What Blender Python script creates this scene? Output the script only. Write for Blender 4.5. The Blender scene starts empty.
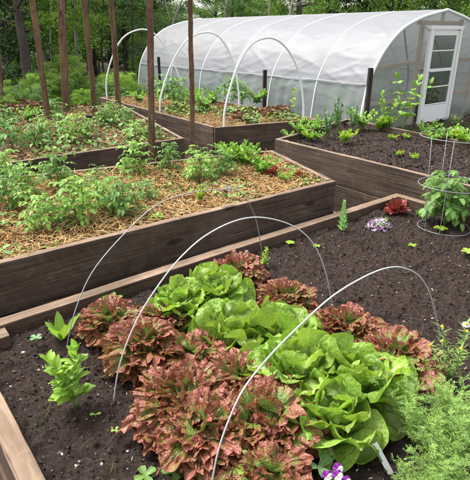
import bpy, math, random
import numpy as np
from mathutils import Vector, Matrix, noise as mnoise
random.seed(7); rng = np.random.default_rng(7)
sc = bpy.context.scene
COL = sc.collection
pi = math.pi; sin = math.sin; cos = math.cos; R_ = math.radians
U = random.uniform
# ------------------------------------------------------------------ camera model (photo 470 x 480)
F = 490.; CX, CY = 235., 240.; PIT = R_(22.9); H = 1.7; AZ = R_(51.6)
SA, CA = sin(AZ), cos(AZ)
def ray(px, py):
    x = (px-CX)/F; y = -(py-CY)/F
    return Vector((x, cos(PIT)+y*sin(PIT), -sin(PIT)+y*cos(PIT)))
def at(px, py, z):
    r = ray(px, py); t = (z-H)/r.z
    return Vector((r.x*t, r.y*t, z))
def atY(px, py, Y):
    r = ray(px, py); t = Y/r.y
    return Vector((r.x*t, Y, H+r.z*t))
def onplane(px, py, A, B):
    r = ray(px, py); n = Vector((B.y-A.y, -(B.x-A.x), 0)); o = Vector((0, 0, H))
    t = (A-o).dot(n)/r.dot(n)
    return o+r*t
def uv(u, v, z=0.):
    return Vector((u*SA-v*CA, u*CA+v*SA, z))
def touv(p):
    return (p.x*SA+p.y*CA, -p.x*CA+p.y*SA)
UANG = math.atan2(CA, SA)          # world angle of the u direction

# ------------------------------------------------------------------ object helpers
def tag(o, label=None, cat=None, group=None, kind=None):
    if label: o['label'] = label
    if cat: o['category'] = cat
    if group: o['group'] = group
    if kind: o['kind'] = kind
    return o
def empty(name, loc=(0, 0, 0), rz=0, **k):
    o = bpy.data.objects.new(name, None); COL.objects.link(o)
    o.location = loc; o.rotation_euler = (0, 0, rz); o.empty_display_size = .1
    tag(o, **k); return o
class MB:
    def __init__(s): s.v = []; s.f = []; s.m = []; s.c = []
    def add(s, vs, fs, mi=0, cs=None):
        n = len(s.v); s.v.extend([tuple(p) for p in vs])
        s.f.extend([tuple(i+n for i in q) for q in fs]); s.m.extend([mi]*len(fs))
        s.c.extend(cs if cs is not None else [(0.5, 0.5, 0.5, 1)]*len(vs))
    def mesh(s, name, mats, smooth=True):
        me = bpy.data.meshes.new(name); me.from_pydata(s.v, [], s.f)
        for m in (mats if isinstance(mats, (list, tuple)) else [mats]): me.materials.append(m)
        if any(s.m): me.polygons.foreach_set('material_index', s.m)
        a = me.color_attributes.new('col', 'FLOAT_COLOR', 'POINT')
        a.data.foreach_set('color', np.array(s.c, dtype=np.float32).ravel())
        if smooth: me.polygons.foreach_set('use_smooth', [True]*len(s.f))
        me.update(); return me
    def build(s, name, mats, parent=None, smooth=True, loc=None, rz=0):
        return link(name, s.mesh(name, mats, smooth), parent, loc, rz)
def link(name, me, parent=None, loc=None, rz=0):
    o = bpy.data.objects.new(name, me); COL.objects.link(o)
    if parent: o.parent = parent
    if loc is not None: o.location = loc
    o.rotation_euler = (0, 0, rz); return o
def copy_tree(o, parent=None):
    c = o.copy(); COL.objects.link(c); c.parent = parent
    for ch in list(o.children): copy_tree(ch, c)
    return c
def np_obj(name, V, Fc, mats, C=None, smooth=False, parent=None, mi=None):
    me = bpy.data.meshes.new(name)
    k = Fc.shape[1]
    me.vertices.add(len(V)); me.vertices.foreach_set('co', V.astype(np.float32).ravel())
    me.loops.add(Fc.size); me.loops.foreach_set('vertex_index', Fc.astype(np.int32).ravel())
    me.polygons.add(len(Fc)); me.polygons.foreach_set('loop_start', np.arange(0, Fc.size, k, dtype=np.int32))
    try: me.polygons.foreach_set('loop_total', np.full(len(Fc), k, dtype=np.int32))
    except Exception: pass
    for m in (mats if isinstance(mats, (list, tuple)) else [mats]): me.materials.append(m)
    if mi is not None: me.polygons.foreach_set('material_index', mi.astype(np.int32))
    if C is not None:
        a = me.color_attributes.new('col', 'FLOAT_COLOR', 'POINT')
        CC = np.ones((len(V), 4), np.float32); CC[:, :3] = C; a.data.foreach_set('color', CC.ravel())
    if smooth: me.polygons.foreach_set('use_smooth', [True]*len(Fc))
    me.update(calc_edges=True); me.validate()
    return link(name, me, parent)
def tube(mb, pts, rad, seg=8, mi=0, cs=None, close=True):
    pts = [Vector(p) for p in pts]; n = len(pts)
    rads = rad if isinstance(rad, (list, tuple)) else [rad]*n
    vs = []; fs = []; up = Vector((0.13, 0.21, 1)).normalized(); prev = None
    for i, p in enumerate(pts):
        d = (pts[min(i+1, n-1)]-pts[max(i-1, 0)]).normalized()
        a = prev if prev is not None else up.cross(d)
        if a.length < 1e-4: a = Vector((1, 0, 0)).cross(d)
        a = (a-d*a.dot(d)).normalized(); prev = a; b = d.cross(a)
        for k in range(seg):
            t = 2*pi*k/seg; vs.append(p+(a*cos(t)+b*sin(t))*rads[i])
    for i in range(n-1):
        for k in range(seg):
            k2 = (k+1) % seg
            fs.append((i*seg+k, i*seg+k2, (i+1)*seg+k2, (i+1)*seg+k))
    if close:
        fs.append(tuple(range(seg))[::-1]); fs.append(tuple((n-1)*seg+k for k in range(seg)))
    mb.add(vs, fs, mi, [cs]*len(vs) if cs else None)
def catmull(P, n=8):
    P = [Vector(p) for p in P]; Q = [P[0]*2-P[1]]+P+[P[-1]*2-P[-2]]; out = []
    for i in range(1, len(Q)-2):
        for k in range(n):
            t = k/n; a, b, c, d = Q[i-1], Q[i], Q[i+1], Q[i+2]
            out.append(.5*((2*b)+(c-a)*t+(2*a-5*b+4*c-d)*t*t+(3*b-a-3*c+d)*t**3))
    out.append(P[-1]); return out

# ------------------------------------------------------------------ materials
class NT:
    def __init__(s, name):
        s.m = bpy.data.materials.new(name); s.m.use_nodes = True; s.t = s.m.node_tree; s.t.nodes.clear()
        s.out = s.n('ShaderNodeOutputMaterial')
    def n(s, typ, **k):
        o = s.t.nodes.new(typ)
        for a, b in k.items():
            if a.startswith('i_'):
                key = a[2:].replace('_', ' '); o.inputs[key].default_value = b
            else: setattr(o, a, b)
        return o
    def l(s, a, b): s.t.links.new(a, b)
    def noise(s, vec, scale, detail=4, rough=.6, dist=0):
        o = s.n('ShaderNodeTexNoise'); o.inputs['Scale'].default_value = scale; o.inputs['Detail'].default_value = detail
        o.inputs['Roughness'].default_value = rough; o.inputs['Distortion'].default_value = dist
        if vec is not None: s.l(vec, o.inputs['Vector'])
        return o.outputs['Fac']
    def ramp(s, fac, stops, interp='LINEAR'):
        o = s.n('ShaderNodeValToRGB'); cr = o.color_ramp; cr.interpolation = interp
        while len(cr.elements) < len(stops): cr.elements.new(.5)
        for e, (p, c) in zip(cr.elements, stops): e.position = p; e.color = (*c, 1) if len(c) == 3 else c
        s.l(fac, o.inputs[0]); return o.outputs['Color']
    def mix(s, fac, a, b, blend='MIX'):
        o = s.n('ShaderNodeMix', data_type='RGBA', blend_type=blend)
        for sock, val in ((o.inputs[0], fac), (o.inputs[6], a), (o.inputs[7], b)):
            if isinstance(val, (int, float)): sock.default_value = val
            elif isinstance(val, tuple): sock.default_value = (*val, 1)
            else: s.l(val, sock)
        return o.outputs[2]
    def math(s, op, a, b=None, c=None):
        o = s.n('ShaderNodeMath', operation=op)
        for i, val in enumerate((a, b, c)):
            if val is None: continue
            if isinstance(val, (int, float)): o.inputs[i].default_value = val
            else: s.l(val, o.inputs[i])
        return o.outputs[0]
    def mapping(s, vec, scale=(1, 1, 1), rot=(0, 0, 0), loc=(0, 0, 0)):
        o = s.n('ShaderNodeMapping'); o.inputs['Scale'].default_value = scale; o.inputs['Rotation'].default_value = rot
        o.inputs['Location'].default_value = loc; s.l(vec, o.inputs['Vector']); return o.outputs[0]
    def bump(s, h, strength=.5, dist=.01):
        o = s.n('ShaderNodeBump'); o.inputs['Strength'].default_value = strength; o.inputs['Distance'].default_value = dist
        s.l(h, o.inputs['Height']); return o.outputs[0]
    def coord(s, which='Object'):
        return s.n('ShaderNodeTexCoord').outputs[which]
    def pos(s): return s.n('ShaderNodeNewGeometry').outputs['Position']
    def bsdf(s, color, rough=.7, normal=None, spec=.3, metal=0):
        o = s.n('ShaderNodeBsdfPrincipled')
        o.inputs['Specular IOR Level'].default_value = spec; o.inputs['Metallic'].default_value = metal
        if isinstance(color, tuple): o.inputs['Base Color'].default_value = (*color, 1)
        else: s.l(color, o.inputs['Base Color'])
        if isinstance(rough, (int, float)): o.inputs['Roughness'].default_value = rough
        else: s.l(rough, o.inputs['Roughness'])
        if normal is not None: s.l(normal, o.inputs['Normal'])
        return o.outputs[0]
    def done(s, sh): s.l(sh, s.out.inputs['Surface']); return s.m
def orand(t): return t.n('ShaderNodeObjectInfo').outputs['Random']

def mat_wood(name, dark, mid, light, seed=0., saw=.5, grey=.0, rough=.85):
    t = NT(name); co = t.coord('Object'); rnd = orand(t)
    off = t.n('ShaderNodeCombineXYZ'); t.l(t.math('MULTIPLY', rnd, 37.), off.inputs[0]); t.l(t.math('MULTIPLY', rnd, 11.), off.inputs[2])
    va = t.n('ShaderNodeVectorMath', operation='ADD'); t.l(co, va.inputs[0]); t.l(off.outputs[0], va.inputs[1]); v = va.outputs[0]
    grain = t.noise(t.mapping(v, (1.1, 16, 30)), 1.6, 8, .72, .7)
    fine = t.noise(t.mapping(v, (7, 120, 150)), 1., 3, .6)
    blot = t.noise(v, 3.2, 5, .6)
    c = t.ramp(grain, [(.28, dark), (.52, mid), (.78, light)])
    c = t.mix(t.math('MULTIPLY', t.ramp(blot, [(.35, (0, 0, 0)), (.7, (1, 1, 1))]), .55), c, dark)
    c = t.mix(t.ramp(t.noise(v, 1.3, 6, .7), [(.52, (0, 0, 0)), (.72, (1, 1, 1))]), c, tuple(min(1, a*1.45+grey) for a in mid))
    # knots
    vor = t.n('ShaderNodeTexVoronoi'); vor.inputs['Scale'].default_value = 1.; t.l(t.mapping(v, (1.7, 5, 5)), vor.inputs['Vector'])
    kn = t.ramp(vor.outputs['Distance'], [(.07, (1, 1, 1)), (.13, (0, 0, 0))])
    c = t.mix(t.math('MULTIPLY', kn, .8), c, tuple(a*.35 for a in dark))
    w = t.n('ShaderNodeTexWave', wave_type='BANDS', bands_direction='X'); w.inputs['Scale'].default_value = 5; w.inputs['Distortion'].default_value = 7; w.inputs['Detail'].default_value = 4
    t.l(t.mapping(v, (1, 1, 1), (0, R_(22), 0)), w.inputs['Vector'])
    c = t.mix(t.math('MULTIPLY', w.outputs['Fac'], .05*saw), c, light)
    crk = t.ramp(t.noise(t.mapping(v, (1.3, 42, 42)), 1.2, 3, .5, .6), [(.30, (1, 1, 1)), (.36, (0, 0, 0))])
    c = t.mix(t.math('MULTIPLY', crk, .75), c, tuple(a*.3 for a in dark))
    spl = t.ramp(t.noise(v, 9, 6, .75, .4), [(.56, (0, 0, 0)), (.7, (1, 1, 1))]); c = t.mix(t.math('MULTIPLY', spl, .35), c, light)
    h = t.math('ADD', t.math('MULTIPLY', grain, 1.), t.math('ADD', t.math('MULTIPLY', fine, .5), t.math('MULTIPLY', w.outputs['Fac'], .12*saw)))
    return t.done(t.bsdf(c, rough, t.bump(h, .75, .006), .25))
def mat_plain(name, col, rough=.6, spec=.4, metal=0, nscale=40, var=.25, bump=.15):
    t = NT(name); co = t.coord('Object')
    n = t.noise(co, nscale, 4); c = t.mix(n, tuple(a*(1-var) for a in col), tuple(min(1, a*(1+var)) for a in col))
    return t.done(t.bsdf(c, rough, t.bump(n, bump, .003), spec, metal))
def mat_leaf(name, inner, outer, vein=None, trans=.3, rough=.5, var=.35, r0=.2, r1=.95, bump=None, spec=.35, alt=None):
    """col.r: along the leaf / towards its margin, col.g: distance from midrib, col.b: per-leaf random"""
    t = NT(name); at_ = t.n('ShaderNodeAttribute', attribute_name='col'); sep = t.n('ShaderNodeSeparateColor'); t.l(at_.outputs['Color'], sep.inputs[0])
    r, g, b = sep.outputs
    co = t.coord('Object')
    tt = t.math('DIVIDE', t.math('SUBTRACT', r, t.math('MULTIPLY', g, .65)), .35)
    vph = t.math('SINE', t.math('MULTIPLY', t.math('SUBTRACT', t.math('MULTIPLY', tt, 8.), t.math('MULTIPLY', g, 3.2)), 6.2832))
    vline = t.ramp(vph, [(.88, (0, 0, 0)), (.99, (1, 1, 1))])
    ns = t.noise(co, 28, 3)
    fac = t.math('ADD', r, t.math('MULTIPLY', t.math('SUBTRACT', ns, .5), .7))
    c = t.ramp(fac, [(r0, inner), (r1, outer)])
    if alt: c = t.mix(t.ramp(t.math('ADD', b, t.math('MULTIPLY', t.math('SUBTRACT', ns, .5), .5)), [(.5, (0, 0, 0)), (.85, (1, 1, 1))]), c, alt)
    if vein: c = t.mix(t.ramp(g, [(.02, (.8,)*3), (.15, (0, 0, 0))]), c, vein); c = t.mix(t.math('MULTIPLY', vline, .32), c, vein)
    hs = t.n('ShaderNodeHueSaturation'); t.l(c, hs.inputs['Color'])
    t.l(t.math('ADD', 1-var*.55, t.math('MULTIPLY', b, var*1.1)), hs.inputs['Value'])
    t.l(t.math('ADD', .488, t.math('MULTIPLY', t.math('FRACT', t.math('MULTIPLY', b, 7.3)), .022)), hs.inputs['Hue'])
    c = hs.outputs[0]
    nm = None
    if bump:
        vor = t.n('ShaderNodeTexVoronoi', feature='SMOOTH_F1'); vor.inputs['Scale'].default_value = bump[0]; t.l(co, vor.inputs['Vector'])
        hh = t.math('ADD', vor.outputs['Distance'], t.math('MULTIPLY', t.noise(co, bump[0]*2.2, 3), .6))
        nm = t.bump(hh, bump[1], bump[2])
    p = t.bsdf(c, rough, nm, spec)
    tr = t.n('ShaderNodeBsdfTranslucent'); t.l(t.mix(1., c, (1.25, 1.3, .7), 'MULTIPLY'), tr.inputs['Color'])
    mx = t.n('ShaderNodeMixShader'); mx.inputs[0].default_value = trans; t.l(p, mx.inputs[1]); t.l(tr.outputs[0], mx.inputs[2])
    return t.done(mx.outputs[0])
def mat_vcol(name, stops, rough=.8, spec=.2, var=.3, trans=0):
    """colour chosen by the per-piece random stored in col.b"""
    t = NT(name); at_ = t.n('ShaderNodeAttribute', attribute_name='col'); sep = t.n('ShaderNodeSeparateColor'); t.l(at_.outputs['Color'], sep.inputs[0])
    c = t.ramp(sep.outputs[2], stops)
    n = t.noise(t.coord('Object'), 60, 3); c = t.mix(n, c, t.mix(.6, c, (0.02, 0.015, 0.01)))
    return t.done(t.bsdf(c, rough, None, spec))

M = {}
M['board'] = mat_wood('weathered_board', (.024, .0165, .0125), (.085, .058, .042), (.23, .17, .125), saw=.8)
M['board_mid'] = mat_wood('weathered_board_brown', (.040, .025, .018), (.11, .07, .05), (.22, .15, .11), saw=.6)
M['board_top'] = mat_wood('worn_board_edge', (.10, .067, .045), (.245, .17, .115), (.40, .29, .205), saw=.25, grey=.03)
M['stake'] = mat_wood('rough_stake_wood', (.035, .019, .012), (.16, .09, .055), (.38, .26, .18), saw=0)
M['post'] = mat_wood('dark_post_wood', (.015, .011, .01), (.035, .025, .022), (.08, .06, .05), saw=0)
M['stud'] = mat_wood('pale_stud_wood', (.3, .17, .10), (.5, .31, .2), (.62, .42, .29), saw=0)
M['wire'] = mat_plain('galvanised_wire', (.62, .64, .67), .38, .5, .35, 200, .2)
M['wire_old'] = mat_plain('weathered_wire', (.33, .34, .37), .5, .4, .3, 200, .3)
M['pvc'] = mat_plain('white_pvc', (.78, .79, .80), .4, .5, 0, 30, .06, .05)
M['pvc_grey'] = mat_plain('grey_pvc', (.42, .44, .46), .4, .5, 0, 30, .1, .05)
M['paint'] = mat_plain('white_paint', (.80, .80, .79), .5, .4, 0, 12, .06, .1)
M['blackplastic'] = mat_plain('black_plastic', (.018, .018, .02), .35, .5, 0, 30, .2)
M['whitetag'] = mat_plain('white_tag', (.78, .78, .76), .5, .4, 0, 90, .08)
M['rope'] = mat_plain('hose_rubber', (.05, .055, .05), .6)
M['stone'] = mat_plain('pale_stone', (.55, .52, .47), .8, .2, 0, 60, .3, .6)

def mat_soil():
    t = NT('garden_soil'); co = t.pos()
    a = t.noise(co, 9, 8, .7); b = t.noise(co, 70, 6, .75); d = t.noise(co, 260, 4, .7)
    c = t.ramp(b, [(.3, (.020, .015, .013)), (.5, (.052, .038, .032)), (.72, (.125, .095, .08))])
    c = t.mix(t.ramp(a, [(.35, (0, 0, 0)), (.7, (.6, .6, .6))]), c, (.055, .036, .028))
    c = t.mix(t.ramp(d, [(.66, (0, 0, 0)), (.72, (.8, .8, .8))]), c, (.2, .15, .12))
    h = t.math('ADD', t.math('MULTIPLY', b, 1.2), t.math('MULTIPLY', d, .5))
    return t.done(t.bsdf(c, .95, t.bump(h, 1., .012), .12))
M['soil'] = mat_soil()
def mat_ground():
    t = NT('woodland_ground'); co = t.pos()
    a = t.noise(co, .8, 6, .6); b = t.noise(co, 14, 6, .7); d = t.noise(co, 80, 4, .7)
    c = t.ramp(b, [(.3, (.03, .022, .016)), (.5, (.085, .062, .042)), (.72, (.17, .13, .09))])
    g = t.ramp(d, [(.3, (.02, .04, .01)), (.7, (.07, .13, .03))])
    c = t.mix(t.ramp(a, [(.45, (0, 0, 0)), (.6, (1, 1, 1))]), c, g)
    return t.done(t.bsdf(c, .95, t.bump(t.math('ADD', b, d), 1., .03), .1))
M['ground'] = mat_ground()
def mat_path():
    t = NT('gravel_path'); co = t.pos()
    b = t.noise(co, 55, 6, .7); d = t.noise(co, 180, 3, .7); a = t.noise(co, 3, 5, .6)
    c = t.ramp(b, [(.3, (.10, .09, .085)), (.5, (.2, .185, .17)), (.7, (.34, .32, .30))])
    c = t.mix(t.ramp(a, [(.4, (0, 0, 0)), (.7, (.7, .7, .7))]), c, (.09, .07, .055))
    return t.done(t.bsdf(c, .95, t.bump(t.math('ADD', b, d), 1., .012), .15))
M['path'] = mat_path()
M['clod'] = mat_vcol('soil_crumb', [(0, (.014, .011, .010)), (.5, (.045, .033, .028)), (.85, (.10, .074, .062)), (1, (.19, .145, .12))], .95, .1)
M['chip'] = mat_vcol('pale_bits', [(0, (.62, .58, .52)), (.4, (.5, .42, .34)), (.6, (.3, .19, .12)), (1, (.22, .12, .075))], .8, .2)
M['straw'] = mat_vcol('straw', [(0, (.22, .11, .045)), (.3, (.60, .33, .11)), (.6, (.80, .52, .19)), (.85, (.88, .67, .34)), (1, (.36, .17, .09))], .7, .25)
M['deadleaf'] = mat_vcol('dead_leaves', [(0, (.10, .045, .025)), (.45, (.26, .12, .065)), (.8, (.42, .23, .13)), (1, (.56, .38, .22))], .75, .2)
M['litter'] = mat_vcol('leaf_litter', [(0, (.05, .033, .022)), (.45, (.12, .078, .05)), (.8, (.22, .15, .10)), (1, (.06, .11, .03))], .85, .15)
G = lambda *a, **k: mat_leaf(*a, **k)
M['butter'] = G('butter_lettuce', (.40, .52, .14), (.26, .41, .055), (.52, .62, .30), .34, .44, .45, .0, .6, (62, .9, .010), .5)
def mat_red():
    t = NT('red_frilly_lettuce'); at_ = t.n('ShaderNodeAttribute', attribute_name='col'); sep = t.n('ShaderNodeSeparateColor'); t.l(at_.outputs['Color'], sep.inputs[0])
    rr, g, b = sep.outputs; co = t.coord('Object'); ns = t.noise(co, 34, 4, .65); n2 = t.noise(co, 11, 3)
    fac = t.math('ADD', rr, t.math('ADD', t.math('MULTIPLY', t.math('SUBTRACT', ns, .5), .55), t.math('MULTIPLY', t.math('SUBTRACT', b, .5), .36)))
    c = t.ramp(fac, [(.46, (.17, .25, .045)), (.62, (.235, .19, .05)), (.73, (.27, .135, .045)), (.86, (.275, .082, .045)), (1., (.39, .145, .105))])
    c = t.mix(t.ramp(n2, [(.5, (0, 0, 0)), (.75, (.6, .6, .6))]), c, (.22, .10, .04))
    vor = t.n('ShaderNodeTexVoronoi', feature='SMOOTH_F1'); vor.inputs['Scale'].default_value = 150; t.l(co, vor.inputs['Vector'])
    nm = t.bump(t.math('ADD', vor.outputs['Distance'], ns), .8, .005)
    p = t.bsdf(c, .42, nm, .5); tr = t.n('ShaderNodeBsdfTranslucent'); t.l(c, tr.inputs['Color'])
    mx = t.n('ShaderNodeMixShader'); mx.inputs[0].default_value = .28; t.l(p, mx.inputs[1]); t.l(tr.outputs[0], mx.inputs[2])
    return t.done(mx.outputs[0])
M['red'] = mat_red()
M['redflat'] = G('dark_red_leaf', (.40, .12, .07), (.26, .05, .04), (.3, .08, .08), .25, .4, .4)
M['basil'] = G('snapdragon_leaf', (.27, .43, .06), (.24, .41, .045), (.40, .55, .16), .34, .42, .3)
M['bright'] = G('yellow_green_leaf', (.34, .50, .05), (.28, .46, .04), (.45, .6, .14), .35, .45, .3)
M['tomato'] = G('tomato_leaf', (.135, .27, .05), (.11, .24, .042), (.24, .39, .12), .3, .5, .55)
M['tomato2'] = G('tomato_leaf_pale', (.25, .42, .08), (.20, .39, .06), (.36, .52, .16), .32, .5, .45)
M['blue'] = G('grey_green_leaf', (.17, .29, .13), (.14, .27, .11), (.28, .4, .22), .2, .55, .3)
M['fern'] = G('feathery_leaf', (.17, .30, .06), (.31, .45, .12), None, .3, .6, .45)
M['sedum'] = G('stonecrop_leaf', (.25, .48, .16), (.34, .58, .22), (.42, .6, .3), .2, .45, .25)
M['grass'] = G('grass_blade', (.06, .14, .02), (.12, .26, .04), None, .3, .5, .5)
M['chive'] = G('chive_blade', (.035, .11, .025), (.05, .17, .03), None, .2, .45, .4)
M['stem'] = mat_plain('green_stem', (.16, .26, .07), .55, .3, 0, 80, .2)
M['stem_dark'] = mat_plain('purple_stem', (.10, .09, .05), .55, .3, 0, 80, .3)
M['purple'] = mat_plain('purple_petal', (.42, .20, .50), .6, .3, 0, 120, .45)
M['viola'] = mat_plain('violet_petal', (.22, .03, .28), .6, .3, 0, 60, .3)
M['white_petal'] = mat_plain('white_petal', (.8, .78, .8), .6, .3, 0, 60, .06)
M['yellow'] = mat_plain('yellow_petal', (.75, .5, .03), .6, .3, 0, 60, .15)
M['birch'] = mat_wood('pale_bark', (.12, .11, .10), (.33, .31, .28), (.52, .50, .46), saw=0)
M['bark'] = mat_wood('dark_bark', (.022, .018, .015), (.07, .055, .045), (.15, .12, .10), saw=0)
M['leaf_a'] = G('woodland_leaf_bright', (.20, .34, .055), (.31, .48, .10), None, .4, .5, .7)
M['leaf_b'] = G('woodland_leaf_mid', (.13, .23, .05), (.24, .39, .09), None, .35, .5, .7)
M['leaf_c'] = G('conifer_needles', (.035, .075, .03), (.08, .14, .045), None, .15, .6, .6)
M['leaf_d'] = G('woodland_leaf_bluish', (.13, .23, .09), (.22, .35, .14), None, .3, .5, .6)

# ------------------------------------------------------------------ world, sun, camera
w = bpy.data.worlds.new('World'); sc.world = w; w.use_nodes = True
nt = w.node_tree; bg = nt.nodes['Background']
sky = nt.nodes.new('ShaderNodeTexSky'); sky.sky_type = 'NISHITA'; sky.sun_disc = False
SUN_EL, SUN_AZ = 58, -60      # azimuth measured from +Y towards +X
sky.sun_elevation = R_(SUN_EL); sky.sun_rotation = R_(SUN_AZ); sky.air_density = 1.2; sky.dust_density = 4.0; sky.ozone_density = 1.
hs = nt.nodes.new('ShaderNodeHueSaturation'); hs.inputs['Saturation'].default_value = .22; hs.inputs['Value'].default_value = 1.0
nt.links.new(sky.outputs[0], hs.inputs['Color']); nt.links.new(hs.outputs[0], bg.inputs['Color'])
bg.inputs['Strength'].default_value = .15
L = bpy.data.lights.new('sun', 'SUN'); L.energy = 1.5; L.angle = R_(14); L.color = (1, .96, .9)
so = bpy.data.objects.new('sun', L); COL.objects.link(so)
d = Vector((sin(R_(SUN_AZ))*cos(R_(SUN_EL)), cos(R_(SUN_AZ))*cos(R_(SUN_EL)), sin(R_(SUN_EL))))
so.rotation_euler = (-d).to_track_quat('-Z', 'Y').to_euler()
cam = bpy.data.cameras.new('camera'); co = bpy.data.objects.new('camera', cam); COL.objects.link(co)
co.location = (0, 0, H); co.rotation_euler = (pi/2-PIT, 0, 0)
cam.sensor_fit = 'HORIZONTAL'; cam.sensor_width = 36; cam.lens = 36*F/470.; cam.clip_end = 1000; cam.clip_start = .05
sc.camera = co
sc.view_settings.view_transform = 'Standard'; sc.view_settings.look = 'None'; sc.view_settings.exposure = 1.38; sc.view_settings.gamma = 1

# ------------------------------------------------------------------ ground
def grid_mesh(name, P00, P10, P01, P11, nx, ny, hfun, mat, kind='structure'):
    X, Y = np.meshgrid(np.linspace(0, 1, nx), np.linspace(0, 1, ny))
    X = X[..., None]; Y = Y[..., None]
    A, B, C_, D = [np.array(p) for p in (P00, P10, P01, P11)]
    V = ((1-X)*(1-Y)*A+X*(1-Y)*B+(1-X)*Y*C_+X*Y*D).reshape(-1, 3)
    for i in range(len(V)): V[i, 2] += hfun(V[i])
    idx = np.arange(nx*ny).reshape(ny, nx)
    Fc = np.stack([idx[:-1, :-1], idx[:-1, 1:], idx[1:, 1:], idx[1:, :-1]], -1).reshape(-1, 4)
    o = np_obj(name, V, Fc, mat, smooth=True); tag(o, kind=kind); return o
def gh(p):
    dd = math.hypot(p[0], p[1]-6)
    if dd > 60: return 0
    return .04*mnoise.noise(Vector((p[0]*.5, p[1]*.5, 0)))*(0 if dd < 8 else 1)
grid_mesh('ground', (-60, -20, 0), (60, -20, 0), (-60, 90, 0), (60, 90, 0), 121, 111, lambda p: gh(p), M['ground'])
g2 = MB(); g2.add([(-400, -400, -.12), (400, -400, -.12), (400, 500, -.12), (-400, 500, -.12)], [(0, 1, 2, 3)])
tag(g2.build('terrain', M['ground']), kind='structure')

# paths: gravel between the beds
def flat(name, pts, z, mat):
    g = MB(); g.add([(p[0], p[1], z) for p in pts], [tuple(range(len(pts)))]); return tag(g.build(name, mat, smooth=False), kind='structure')
flat('path', [uv(-3, -2.5), uv(.2, -2.5), uv(.2, 2.38), uv(-3, 2.38)], .012, M['path'])
flat('gravel_strip', [uv(2.9, 2.4), uv(7.2, 4.5), uv(7.2, 5.3), uv(3.6, 5.5), uv(3.3, 9), uv(2.9, 9)], .016, M['path'])

# ------------------------------------------------------------------ raised beds
def board(parent, A, B, z0, z1, thick, mats, name='board', side=1, rough=.004, top=True):
    """plank from A to B (Vectors, xy), outside face on the line A-B, thickness towards side*normal"""
    A = Vector((A[0], A[1], 0)); B = Vector((B[0], B[1], 0)); Lg = (B-A).length; ang = math.atan2(B.y-A.y, B.x-A.x)
    nx = max(6, int(Lg/.06)); hz = z1-z0; prof = []
    b = min(.006, thick*.2)
    # profile (y,z) closed loop, rounded corners
    def arc(cy, cz, a0): return [(cy+b*cos(R_(a0+q)), cz+b*sin(R_(a0+q))) for q in (0, 45, 90)]
    ny = 5
    prof = arc(thick-b, hz-b, 0)+[(thick-b-(thick-2*b)*k/4, hz) for k in (1, 2, 3)]+arc(b, hz-b, 90)
    prof += [(0, b+(hz-2*b)*(1-k/6)) for k in range(1, 6)]+arc(b, b, 180)+arc(thick-b, b, 270)+[(thick, b+(hz-2*b)*k/3) for k in (1, 2)]
    n = len(prof); vs = []; fs = []; mi = []
    sd = U(0, 99)
    for i in range(nx+1):
        x = Lg*i/nx
        for (y, z) in prof:
            q = Vector((x*2.3+sd, y*14, z*14)); k = rough*(mnoise.noise(q)+.6*mnoise.noise(Vector((x*11+sd, y*30, z*30))))
            s_ = .004*mnoise.noise(Vector((x*.7+sd, 3.1, 0)))
            yy = y+(k if y > thick/2 else -k); zz = z+(k*.9 if z > hz/2 else 0)+s_
            vs.append((x, side*yy, zz))
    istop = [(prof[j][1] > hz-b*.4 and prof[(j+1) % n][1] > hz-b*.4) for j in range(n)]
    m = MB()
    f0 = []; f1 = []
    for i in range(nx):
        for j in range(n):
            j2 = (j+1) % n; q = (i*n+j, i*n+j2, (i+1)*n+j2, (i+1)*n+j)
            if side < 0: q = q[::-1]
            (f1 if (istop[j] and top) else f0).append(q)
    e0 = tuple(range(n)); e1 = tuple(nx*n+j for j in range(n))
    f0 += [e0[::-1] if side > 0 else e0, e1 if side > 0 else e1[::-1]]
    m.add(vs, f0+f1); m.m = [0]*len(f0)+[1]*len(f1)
    o = m.build(name, mats, parent, smooth=False)
    o.location = (A.x, A.y, z0); o.rotation_euler = (0, 0, ang)
    return o
def post(parent, p, z1, sx=.09, sy=.09, mats=None, rz=UANG, name='corner_post'):
    P = Vector((p[0], p[1], 0)); dx = Vector((cos(rz), sin(rz), 0))*sx/2
    o = board(parent, P-dx+Vector((-sin(rz), cos(rz), 0))*(-sy/2), P+dx+Vector((-sin(rz), cos(rz), 0))*(-sy/2), -.02, z1, sy, mats, name)
    return o
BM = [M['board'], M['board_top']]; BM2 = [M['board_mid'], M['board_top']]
def bed(corners, z1, label, tiers=None, thick=.05, mats=BM, side=1, posts=True):
    """corners: FL, FR, BR, BL outer plan corners (counter-clockwise), z1 top"""
    cx = sum(c[0] for c in corners)/4; cy = sum(c[1] for c in corners)/4
    root = empty('raised_bed', (0, 0, 0), label=label, cat='raised bed', group='timber raised beds of the garden')
    zs = tiers or [-.04, z1*.48, z1]
    for i in range(4):
        A = corners[i]; B = corners[(i+1) % 4]
        dv = (B-A).normalized(); nn = Vector((-dv.y, dv.x, 0))
        for k in range(len(zs)-1):
            off = nn*(-.010 if k == 0 and len(zs) > 2 else 0)
            a = A+off; b = B+off
            if i % 2: a = a+dv*(thick+.002); b = b-dv*(thick+.002)
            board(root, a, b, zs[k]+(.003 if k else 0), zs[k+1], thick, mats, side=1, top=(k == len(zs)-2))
    if posts:
        for i, c in enumerate(corners):
            din = (Vector((cx, cy, 0))-Vector((c[0], c[1], 0)))
            d1 = (corners[(i+1) % 4]-c).normalized(); d2 = (corners[i-1]-c).normalized()
            post(root, c+(d1+d2)*(thick+.04), z1-.015-.02*(i % 2), .075, .075, BM2)
    return root
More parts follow.
